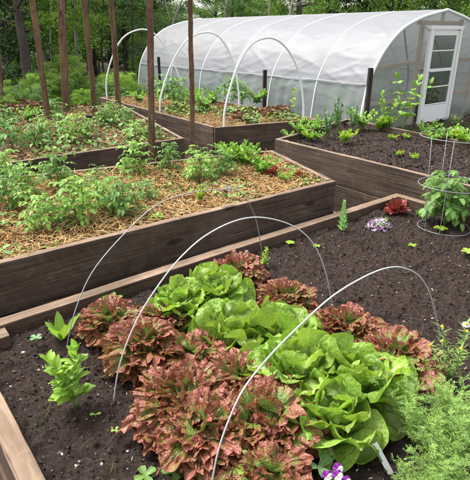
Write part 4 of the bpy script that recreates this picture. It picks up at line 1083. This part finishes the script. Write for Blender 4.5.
# ------------------------------------------------------------------ plants in the other beds
random.seed(101)
TV = [tomato(.34, 15, .165, 'tomato', .2, 3), tomato(.30, 14, .155, 'tomato2', .25, 3), tomato(.26, 12, .14, 'tomato', .2, 2), tomato(.36, 16, .165, 'tomato2', .2, 3)]
pB = lambda px, py: pA(px, py, ZBs, hB)
GT = 'tomato plants in the tomato bed behind the lettuces'
for i, (px, py, s, v, lb) in enumerate([
    (42, 232, 1.0, 1, 'tomato plant nearest the left end of the long dark board'),
    (14, 212, 1.0, 0, 'tomato plant at the left edge of the photo in the straw-mulched bed'),
    (28, 200, .9, 3, 'tomato plant just behind the one at the left edge'),
    (80, 226, 1.05, 3, 'dense tomato plant beside the yellow leaf'),
    (104, 214, .95, 1, 'tomato plant right of the yellow leaf'),
    (128, 219, 1.0, 0, 'tomato plant close to the board where the far wire hoop starts'),
    (62, 190, 1.1, 0, 'tall tomato plant behind the yellow leaf'),
    (96, 190, .8, 2, 'small tomato plant at the back of the bed, left of the stakes'),
    (150, 202, .7, 2, 'small tomato plant with straw all around it'),
    (137, 176, 1.0, 3, 'tomato plant at the base of the near-vertical stake'),
    (168, 172, .85, 0, 'tomato plant between the two right stakes'),
    (200, 183, 1.1, 1, 'open tomato plant in front of the rightmost stake'),
    (222, 178, .9, 0, 'tomato plant right of the rightmost stake'),
    (6, 184, 1.0, 1, 'tomato plant at the back left corner of the tomato bed'),
    (112, 206, .6, 2, 'short tomato plant among straw in the middle of the bed')]):
    plant('tomato_plant', TV[v], pB(px, py), lb, 'tomato plant', GT, s*.84)
plant('yellow_leaf_plant', leafy('y', dict(h=.14, stems=2, nodes=4, L=.08, W=.04, mat='bright')), pB(84, 208), 'yellowing leafy plant among the tomato plants', 'plant')
for px, py, h_, mat, lb in [(245, 168, .20, 'tomato2', 'leafy green plant left of the small dark red lettuces'), (232, 165, .17, 'basil', 'low green plant behind the leafy one in the tomato bed'), (262, 176, .15, 'tomato2', 'green plant directly left of the dark red seedlings')]:
    plant('leafy_plant', leafy('l', dict(h=h_, stems=12, nodes=6, L=.085, W=.06, mat=mat, spread=1., prof='heart', bare=0.)), pB(px, py), lb, 'plant')
plant('parsley', leafy('p', dict(h=.12, stems=12, nodes=4, L=.035, W=.028, mat='basil', spread=.9, prof='heart')), pB(286, 184), 'bright green parsley between two dark red lettuces', 'herb')
plant('dark_red_lettuce', dark_head(2, .085), pB(273, 178), 'small dark red lettuce left of the parsley in the tomato bed', 'lettuce', 'small dark red lettuces')
plant('dark_red_lettuce', dark_head(3, .07), pB(299, 179), 'small dark red lettuce right of the parsley in the tomato bed', 'lettuce', 'small dark red lettuces')
plant('bright_seedling', leafy('b', dict(h=.11, stems=6, nodes=5, L=.04, W=.026, mat='bright', spread=.5)), pB(200, 204), 'bright yellow-green little plant by the board top', 'plant')
plant('alyssum', alyssum(.07, 120), pB(243, 190), 'low pale purple alyssum just inside the board corner', 'flower')
plant('alyssum', alyssum(.055, 90), pB(229, 193), 'smaller alyssum patch with pale flowers left of the other', 'flower')
plant('trailing_seedling', rosette(6, .05, .03, .6, .0, 'basil', 'oval'), pB(158, 222)+Vector((0, -.03, .03)), 'small green sprout hanging over the long board', 'seedling')

# D bed
pD = lambda px, py: pA(px, py, ZDs, hB)
GD = 'plants of the staked bed'
bush = [leafy('u', dict(h=.40, stems=16, nodes=7, L=.12, W=.055, mat='tomato', spread=1.0, prof='oval', bare=.0, e0=.5, e1=-.6, ruf=.004)), leafy('u', dict(h=.24, stems=14, nodes=5, L=.10, W=.065, mat='tomato2', spread=1.2, prof='heart', bare=.0, e0=.5, e1=-.6)),
        tomato(.36, 13, .24, 'tomato', .25, 3), tomato(.34, 12, .22, 'tomato2', .3, 3)]
for px, py, b, s, lb in [(14, 152, 0, 1.0, 'dense dark green bushy plant at the left edge in the staked bed'), (36, 148, 1, .8, 'low green plant right of the dense bushy one'),
    (75, 143, 1, 1.0, 'leafy plant below the thickest stake'), (88, 139, 0, .62, 'leafy plant with large leaves right of the thickest stake'), (6, 128, 0, .8, 'green bushy plant above the dense one at left edge'),
    (28, 122, 1, .9, 'yellowish green plant near the first leaning stake'), (52, 118, 1, .8, 'low plant behind the leaning stake'), (135, 140, 1, .7, 'small leafy plant near the front right of the staked bed'),
    (108, 128, 1, .75, 'leafy plant by the black pot beside a stake'), (126, 127, 1, .7, 'leafy plant right of the black pot'), (150, 139, 1, .5, 'small plant at the right end of the staked bed')]:
    plant('leafy_plant', bush[b if (px*7+py) % 3 == 0 else 2+(px % 2)], pD(px, py), lb, 'plant', GD, s*.95)
for px, py, b, s, lb in [(60, 131, 0, .75, 'tomato plant in the middle of the staked bed'), (112, 120, 3, .8, 'tomato plant tied near the stake left of the first hoop'), (44, 135, 1, .8, 'tomato plant left of the thickest stake')]:
    plant('tomato_plant', TV[b], pD(px, py), lb, 'tomato plant', GD, s)
for px, py, lb in [(107, 125, 'small black plant pot at the foot of a stake'), (30, 114, 'dark plant pot tipped in the straw at left'), (89, 122, 'small black pot by the stake right of the thickest')]:
    p = pD(px, py); m = MB(); tube(m, [(0, 0, 0), (0, 0, .09), (0, 0, .1)], [.045, .06, .066], 16, close=False); m.add([(0.044*cos(a), .044*sin(a), .07) for a in [i*pi/8 for i in range(16)]], [tuple(range(16))])
    tag(m.build('plant_pot', M['blackplastic'], loc=(p.x, p.y, p.z-.01)), lb, 'plant pot')

# weeds and creeping greenery among the straw
WT = (np.array([(-.1, 0, 0), (.15, -.34, .12), (.55, -.30, .16), (1, 0, .02), (.55, .30, .16), (.15, .34, .12), (.4, 0, .02)]), np.array([(0, 1, 6), (1, 2, 6), (2, 3, 6), (3, 4, 6), (4, 5, 6), (5, 0, 6)]))
M['weed'] = mat_vcol('weed_leaves', [(0, (.06, .16, .03)), (.4, (.14, .30, .045)), (.8, (.22, .40, .07)), (1, (.34, .46, .09))], .55, .3)
def weeds(c, z, n, s0, s1, th, off, label, thick=.1, sc_=1.5):
    P2 = scatter_pts(c, n, .08, lambda p: mnoise.noise(Vector((p[0]*sc_+off, p[1]*sc_, 4.2)))+.35*mnoise.noise(Vector((p[0]*6, p[1]*6, off))) > th); n = len(P2)
    zz = z+rng.random(n)**1.5*thick; scatter('weeds', WT, np.column_stack([P2, zz]), s0+(s1-s0)*rng.random(n), M['weed'], label=label, cat='weeds', tilt=.45)
weeds(D_c, ZDs, 9000, .03, .07, .12, 3., 'low green weeds spreading through the straw of the staked bed', .16)
weeds(E_c, ZEs, 5000, .03, .08, .15, 8., 'low greenery spreading over the straw of the hooped bed', .14)
weeds(B_c, ZBs, 7000, .02, .05, .12, 14., 'small weeds among the straw of the tomato bed', .06, 2.2)
# E bed
pE = lambda px, py: pA(px, py, ZEs, hB)
GE = 'plants of the hooped bed'
for px, py, b, s, lb in [(176, 108, 1, 1.05, 'leafy plant between the first and second white hoops'), (190, 104, 1, .9, 'pale green plant behind the rightmost stake'), (206, 112, 1, 1.0, 'green plant left of the nearest hoop foot'),
    (212, 106, 0, .62, 'taller green plant near the middle of the hooped bed'), (242, 104, 1, .85, 'plant behind the dead leaves, under the nearest hoop'), (257, 103, 1, .8, 'plant in front of the dark post behind the hoop'), (140, 103, 1, .7, 'low plant at the far left of the hooped bed'), (160, 100, 1, .8, 'low plant between the hoop feet'), (228, 98, 1, .8, 'far green plant behind the second hoop')]:
    plant('leafy_plant', bush[b if (px*7+py) % 3 == 0 else 2+(px % 2)], pE(px, py), lb, 'plant', GE, s*1.3)
litter([at(228, 123, ZEs), at(290, 115, ZEs), at(288, 109, ZEs), at(232, 114, ZEs)], ZEs+.01, 1300, .04, .10, 'deadleaf', 'crisp brown dead leaves heaped under the nearest white hoop', dens=None, thick=.05, tilt=.9, name='dead_leaves', cat='dead leaves')
sunf = leafy('s', dict(h=.34, stems=1, nodes=5, L=.12, W=.09, mat='bright', prof='heart', pairs=2, r=.005, e1=-.5))
plant('young_sunflower', sunf, pE(293, 112), 'upright yellowing plant inside the foot of the nearest white hoop', 'plant')

# C bed
pC = lambda px, py: pA(px, py, ZCs, hB)
random.seed(55)
GC = 'plants of the bare soil bed'
lam = leafy('k', dict(h=.30, stems=3, nodes=9, L=.07, W=.03, mat='blue', spread=.22, prof='oval', pairs=3, e0=1.))
low = leafy('k', dict(h=.14, stems=9, nodes=4, L=.06, W=.045, mat='tomato2', spread=.9, prof='heart'))
lowb = leafy('k', dict(h=.11, stems=8, nodes=4, L=.055, W=.045, mat='bright', spread=1., prof='heart'))
for px, py, me, s, lb in [(302, 138, low, 1.1, 'dense low green plant at the left corner of the bare bed'), (310, 141, lowb, .8, 'bright green plant beside the left corner one'), (288, 139, low, .55, 'tiny green plant on the extreme left corner of the bare bed'),
    (327, 138, lam, .8, 'short grey-green stalk plant next to the bright green one'), (337, 132, lam, 1., 'taller grey-green stalk plant in front of the grass clump'), (352, 133, lam, .8, 'grey-green stalk plant left of the dark corner post'),
    (343, 144, lowb, 1.0, 'yellow-green lettuce by the front board of the bare bed'), (318, 142, low, .6, 'small green plant behind the front board'),
    (362, 131, low, 1.3, 'bushy green plant at the foot of the dark corner post'), (378, 131, lowb, 1.1, 'light green leafy plant right of the corner post'), (392, 140, lowb, .5, 'yellow-green seedling in the middle of the bare soil'),
    (407, 139, lowb, .45, 'tiny seedling under the tall sapling'), (415, 162, lowb, .4, 'small seedling close to the front board, left of the cage'), (397, 158, lowb, .4, 'tiny seedling near the front board in the bare bed'),
    (432, 143, low, .8, 'green plant left of the light green row, behind the cage'), (446, 143, low, 1.0, 'green leafy plant behind the cage near the door'), (462, 146, lowb, 1.1, 'light green leafy lettuce at the right edge behind the cage'), (474, 150, low, 1.1, 'green plant at the far right edge of the bare bed'),
    (425, 137, low, .9, 'leafy green plant just inside the back board below the door'), (454, 140, lowb, .9, 'yellow-green plant against the back board below the door corner'), (386, 131, low, .9, 'green plant at the foot of the shorter sapling'), (316, 134, low, 1., 'green plant against the back left board of the bare bed')]:
    plant('leafy_plant', me, pC(px, py), lb, 'plant', GC, s*1.35)
sap = leafy('q', dict(h=.66, stems=4, nodes=4, L=.155, W=.10, mat='tomato2', prof='heart', pairs=2, r=.005, spread=.42, bare=.25, e0=.4, e1=-.7, ruf=.006))
plant('sapling', sap, pC(402, 133), 'tall thin sapling with large yellow-green leaves in front of the greenhouse end', 'sapling')
plant('sapling', leafy('q', dict(h=.42, stems=5, nodes=5, L=.11, W=.065, mat='tomato2', prof='oval', pairs=2, r=.004, spread=.5)), pC(386, 131), 'shorter green sapling left of the tall yellow-green one', 'sapling')
# chives clump between E and C
plant('chives', blades(160, .42, .006, .45, 'chive', .15), at(327, 142, 0)+Vector((.15, .35, 0)), 'dense dark green grassy clump between the hooped bed and greenhouse', 'grass clump', s=1.15)
plant('flowering_clump', alyssum(.16, 120), at(452, 128, .1)+Vector((.3, .6, 0)), 'purple flowers standing near the greenhouse end wall', 'flower', s=1.3)

# ------------------------------------------------------------------ beyond: debris, undergrowth and woods
random.seed(202)
litter([Vector((-7.5, 8.3, 0)), Vector((-3., 8.6, 0)), Vector((-3.2, 11, 0)), Vector((-8, 11, 0))], .1, 6000, .06, .16, 'deadleaf', 'heap of reddish brown dead leaves and plant debris behind the staked bed', thick=.05, tilt=1., name='dead_leaf_heap', cat='dead leaves',
       hf=lambda p: .32*max(0, mnoise.noise(Vector((p[0]*.9, p[1]*.9, 2)))+.55))
def crownT(n, spread, size, lo=0., clump=14, flat=.7, cone=False, shell=.4):
    """leaf quads in clumps; returns V,F,C"""
    cl = []
    for k in range(clump):
        if cone:
            t = random.random(); a = U(0, 6.28); r = spread[0]*(1-t)*U(.4, 1); cl.append((cos(a)*r, sin(a)*r, lo+t*spread[2]*2, spread[0]*.32*(1.1-t)))
        else:
            while True:
                x, y, z = U(-1, 1), U(-1, 1), U(-1, 1)
                if shell < x*x+y*y+z*z < 1: break
            cl.append((x*spread[0], y*spread[1], lo+spread[2]+z*spread[2], U(.13, .34)*min(spread[0], spread[2])))
    cl = np.array(cl); idx = rng.integers(0, clump, n); c = cl[idx]
    dd = rng.normal(size=(n, 3)); dd /= np.linalg.norm(dd, axis=1)[:, None]; rad = rng.random((n, 1))**.6*(1+.9*rng.random((n, 1))**5)
    P = c[:, :3]+dd*rad*c[:, 3:]*np.array([1, 1, flat])
    s = size*(.6+.8*rng.random(n)); Rm = rotm(n, 1. if not cone else .5)
    T = np.array([(-.5, 0, 0), (0, -.28, .08), (.55, 0, -.05), (0, .28, .08)])
    V = np.einsum('nij,nkj->nki', Rm, T[None]*s[:, None, None])+P[:, None, :]
    Fc = np.arange(n*4).reshape(n, 4)
    cr = rng.random(clump)[idx]
    C = np.repeat(np.stack([rng.random(n), np.ones(n), np.clip(cr*.6+rng.random(n)*.4, 0, 1)], 1), 4, 0)
    return V.reshape(-1, 3), Fc, C, cl
def npmesh(name, V, Fc, C, mat):
    o = np_obj(name, V, Fc, mat, C); me = o.data; bpy.data.objects.remove(o); return me
def tree(h, r, leafmat, n, size, barkmat, trunk=.09, lo=None, cone=False, clump=22, shell=.25, flat=.6, low=0):
    lo = h*.3 if lo is None else lo
    V, Fc, C, cl = crownT(n, (r, r, (h-lo)/2), size, lo, clump, flat, cone, shell)
    m = MB(); P = [Vector((.12*h*.12*mnoise.noise(Vector((i*.4, h, 0))), .12*h*.12*mnoise.noise(Vector((i*.4, h, 7))), h*.92*i/12)) for i in range(13)]
    tube(m, P, [trunk*(1-.8*i/12)+.01 for i in range(13)], 8)
    for c in cl[:18]:
        z = max(.3, c[2]-U(.2, .8)*math.hypot(c[0], c[1])); q = min(11, int(z/(h*.92)*12)); b = P[q]
        tube(m, [b, b.lerp(Vector(c[:3]), .5)+Vector((0, 0, .1)), Vector(c[:3])], [trunk*.35, trunk*.2, .008], 5)
    # trunk grain along X -> keep object coords; fine for bark
    return m.mesh('trunk', M[barkmat]), npmesh('crown', V, Fc, C, M[leafmat])
TT = {
 'a': tree(6.5, 1.7, 'leaf_a', 17000, .085, 'birch', .07, 1.0, clump=95, shell=.1),
 'b': tree(8, 2.1, 'leaf_b', 19000, .09, 'bark', .11, .8, clump=110, shell=.1),
 'c': tree(8, 1.6, 'leaf_c', 20000, .10, 'bark', .12, .2, cone=True, clump=130, flat=.35),
 'd': tree(5, 1.5, 'leaf_d', 14000, .08, 'bark', .06, .5, clump=80, shell=.1),
 's': tree(2.0, 1.0, 'leaf_a', 9000, .06, 'bark', .025, .05, clump=60, shell=.0),
 't': tree(1.6, 1.0, 'leaf_b', 9000, .06, 'bark', .025, .05, clump=60, shell=.0),
 'u': tree(1.2, .8, 'leaf_d', 7000, .045, 'bark', .02, .05, clump=45, shell=.0),
}
def put(kind, px, Y, s, label, group, cat='tree', lean=0):
    x = (px-CX)/F*Y/ (cos(PIT)+0) ; r = ray(px, 33); x = r.x*Y/r.y
    names = {'a': 'leafy_tree', 'b': 'leafy_tree', 'c': 'conifer', 'd': 'leafy_tree', 's': 'shrub', 't': 'shrub', 'u': 'shrub'}
    e = empty(names[kind], (x, Y, 0), U(0, 6.28), label=label, cat=cat, group=group); e.scale = (s*U(.8, 1.25), s*U(.8, 1.25), s*U(.85, 1.15)); e.rotation_euler[1] = lean
    link('trunk', TT[kind][0], e); link('crown' if kind in 'abcd' else 'foliage', TT[kind][1], e); return e
GF = 'trees of the wood behind the garden'; GS = 'undergrowth shrubs at the wood edge'
for a in [('b', 2, 19, 1.0, 'mid green tree at the left edge of the wood'), ('c', -8, 15, 1.0, 'dark conifer at the far left edge of the wood'), ('c', 12, 22, 1.1, 'dark conifer left of the bare trunk'),
          ('a', 40, 20, 1.0, 'bright leafy tree between the bare trunk and thickest stake'), ('b', 56, 24, 1.0, 'mid green tree behind the thickest stake'), ('a', 75, 18, .9, 'bright leafy tree right of the thickest stake'),
          ('d', 92, 22, 1.1, 'bluish green tree behind the stake right of the thickest'), ('c', 108, 27, 1.2, 'dark conifer behind the stake left of the first hoop'), ('b', 124, 21, .9, 'mid green tree seen through the left side of the first hoop'),
          ('a', 140, 24, 1.0, 'bright leafy tree seen through the first hoop'), ('d', 156, 20, 1.0, 'bluish green tree just left of the greenhouse'), ('a', 166, 27, .9, 'leafy tree above the far end of the greenhouse'),
          ('b', 216, 30, .85, 'mid green tree right of the gap of pale sky'), ('d', 232, 28, 1.0, 'bluish green tree above the middle of the greenhouse ridge'), ('a', 262, 30, 1.0, 'leafy tree above the greenhouse, left of the grey trunks'),
          ('b', 290, 26, .9, 'mid green tree behind the grey trunks above the greenhouse'), ('b', 325, 24, 1.0, 'mid green tree right of the grey trunks above the greenhouse'), ('c', 356, 23, 1.1, 'dark conifer above the right part of the greenhouse roof'),
          ('b', 388, 21, 1.0, 'mid green tree above the right part of the greenhouse roof'), ('c', 415, 22, 1.1, 'dark conifer just left of the greenhouse peak'), ('c', 446, 24, 1.2, 'dark conifer directly above the greenhouse peak'), ('b', 470, 20, 1.0, 'mid green tree at the right edge above the greenhouse'),
          ('b', 505, 18, 1.0, 'tree beyond the right edge of the photo behind the greenhouse')]:
    put(a[0], a[1], a[2], a[3], a[4], GF)
for a in [('t', 6, 12.5, 1.0, 'dark green shrub at the left edge behind the dead leaves'), ('u', 22, 11.5, .9, 'low bluish shrub behind the dead leaf heap'), ('s', 34, 13, .9, 'bright shrub behind the first leaning stake'), ('t', 50, 13.5, 1.0, 'mid green shrub left of the thickest stake'),
          ('s', 76, 12, .62, 'rounded yellow-green shrub right of the thickest stake'), ('t', 90, 14, 1., 'mid green shrub by the thin dark post'), ('u', 104, 12.5, .9, 'low bluish shrub left of the first white hoop'), ('s', 114, 13, .8, 'bright shrub inside the foot of the first hoop'),
          ('t', 112, 16, 1.1, 'mid green shrub seen through the first hoop'), ('u', 120, 11.8, .7, 'small shrub at the foot of the first hoop'), ('s', 140, 19.5, 1.0, 'bright shrub behind the far corner of the greenhouse'), ('t', -10, 10.5, .8, 'dark shrub just beyond the left edge'), ('s', 62, 16, 1.1, 'bright shrub in the shade behind the thickest stake'), ('t', 20, 16, 1.2, 'mid green shrub beneath the dark conifers')]:
    put(a[0], a[1], a[2], a[3]*U(.4, .62), a[4], GS, 'shrub')
# bare trunks
def trunk(pts, r, mat, lb, Y):
    P = [atY(px, py, Y) for px, py in pts]; P[0].z = -.1; top = P[-1]+(P[-1]-P[-2]).normalized()*2.5
    m = MB(); P = catmull(P+[top], 6); tube(m, P, [r*(1-.5*i/len(P)) for i in range(len(P))], 9)
    for k in range(7):
        q = P[U(.3, .98).__mul__(len(P)-1).__int__()]; a = U(0, 6.28); Lb = U(.4, 1.3); tube(m, [q, q+Vector((cos(a)*Lb*.5, sin(a)*Lb*.5, .1)), q+Vector((cos(a)*Lb, sin(a)*Lb, U(-.1, .4)))], [r*.25, r*.15, .005], 5)
    o = m.build('bare_trunk', mat); tag(o, lb, 'tree trunk')
trunk([(27, 84), (24, 50), (19, 20), (16, 0)], .13, M['bark'], 'dark slanting tree trunk at left, left of the first leaning stake', 13.5)
trunk([(168, 70), (170, 40), (175, 18), (180, 5), (184, -4)], .045, M['birch'], 'slender pale slanting trunk above the far greenhouse end', 18)
trunk([(176, 60), (172, 30), (168, 12), (164, -4)], .03, M['birch'], 'thin pale trunk crossing the slanting one above the greenhouse end', 19)
trunk([(290, 40), (291, 14), (293, 0)], .09, M['birch'], 'grey trunk above the greenhouse ridge, left of the dark one', 20)
trunk([(299, 40), (299, 14), (299, 0)], .13, M['bark'], 'dark trunk above the middle of the greenhouse ridge', 20)
trunk([(224, 40), (225, 14), (227, 0)], .04, M['birch'], 'thin pale trunk above the left part of the greenhouse ridge', 20)
trunk([(268, 40), (269, 14), (270, 0)], .04, M['birch'], 'thin pale trunk left of the grey trunk above the ridge', 20)
for i, (px, Y, lb) in enumerate([(66, 17, 'thin dark trunk right beside the thickest stake'), (88, 16, 'thin trunk right of the third leaning stake'), (132, 18, 'thin trunk seen through the top of the first hoop'), (8, 17, 'thin trunk at the left edge'), (36, 19, 'thin pale trunk between the two leftmost leaning stakes'), (52, 18, 'thin grey trunk just left of the thickest stake'), (76, 20, 'thin grey trunk midway between the thickest stake and the next'), (104, 18, 'thin trunk just left of the fourth leaning stake'), (126, 20, 'thin trunk left of the first hoop top'), (143, 21, 'thin pale trunk behind the near-vertical stake')]):
    trunk([(px, 80), (px-1+U(-2, 2), 40), (px-2+U(-3, 3), 0)], U(.03, .06), M['birch' if 'grey' in lb or 'pale' in lb else 'bark'], lb, Y)
# far woods: one mass
Pn = 60000
ang = rng.random(Pn)*2-1; Y = 33+rng.random(Pn)*8; X = ang*34; hh = np.array([3.2+2.2*mnoise.noise(Vector((x*.35, 0, 3)))+1.2*mnoise.noise(Vector((x*1.1, 2, 3))) for x in X])*1.0*(1-.85*np.exp(-((X/Y*532+235-200)/14)**2))*(1-.5*np.exp(-((X/Y*532+235-92)/6)**2))
Z = rng.random(Pn)**.8*hh
scatter('far_woods', LP, np.column_stack([X, Y, Z]), .28+.25*rng.random(Pn), M['leaf_b'], label='dense green mass of the wood far behind the garden', cat='wood', tilt=1.)
# undergrowth grass and weeds along the greenhouse
gr = []
for k in range(60): pass
def grass_field(c, n, h, label):
    P2 = scatter_pts(c, n, 0); n = len(P2); T = np.array([(-.5, 0, 0), (.5, 0, 0), (.0, .3, 1.)]); s = h*(.5+rng.random(n)); Rm = rotm(n, .25)
    V = T[None]*np.stack([np.full(n, .006), s, s], 1)[:, None, :]*np.array([1.5, .8, 1]); V = np.einsum('nij,nkj->nki', Rm, V)+np.column_stack([P2, np.zeros(n)])[:, None, :]
    C = np.stack([np.tile([.1, .1, 1.], n), np.ones(3*n), np.repeat(rng.random(n), 3)], 1)
    tag(np_obj('grass', V.reshape(-1, 3), np.arange(3*n).reshape(n, 3), M['grass'], C), label, 'grass', None, 'stuff')
grass_field([uv(5.9, 4.6), uv(7.25, 5.2), uv(7.25, 14), uv(6.2, 14)], 6000, .12, 'grass and weeds along the side of the greenhouse')
grass_field([Vector((-12, 10, 0)), Vector((-1, 10.5, 0)), Vector((-1, 18, 0)), Vector((-14, 18, 0))], 26000, .30, 'rough grass and weeds at the edge of the wood')

sc.render.engine = 'CYCLES'
sc.cycles.max_bounces = 8; sc.cycles.transparent_max_bounces = 16
bpy.context.view_layer.update()
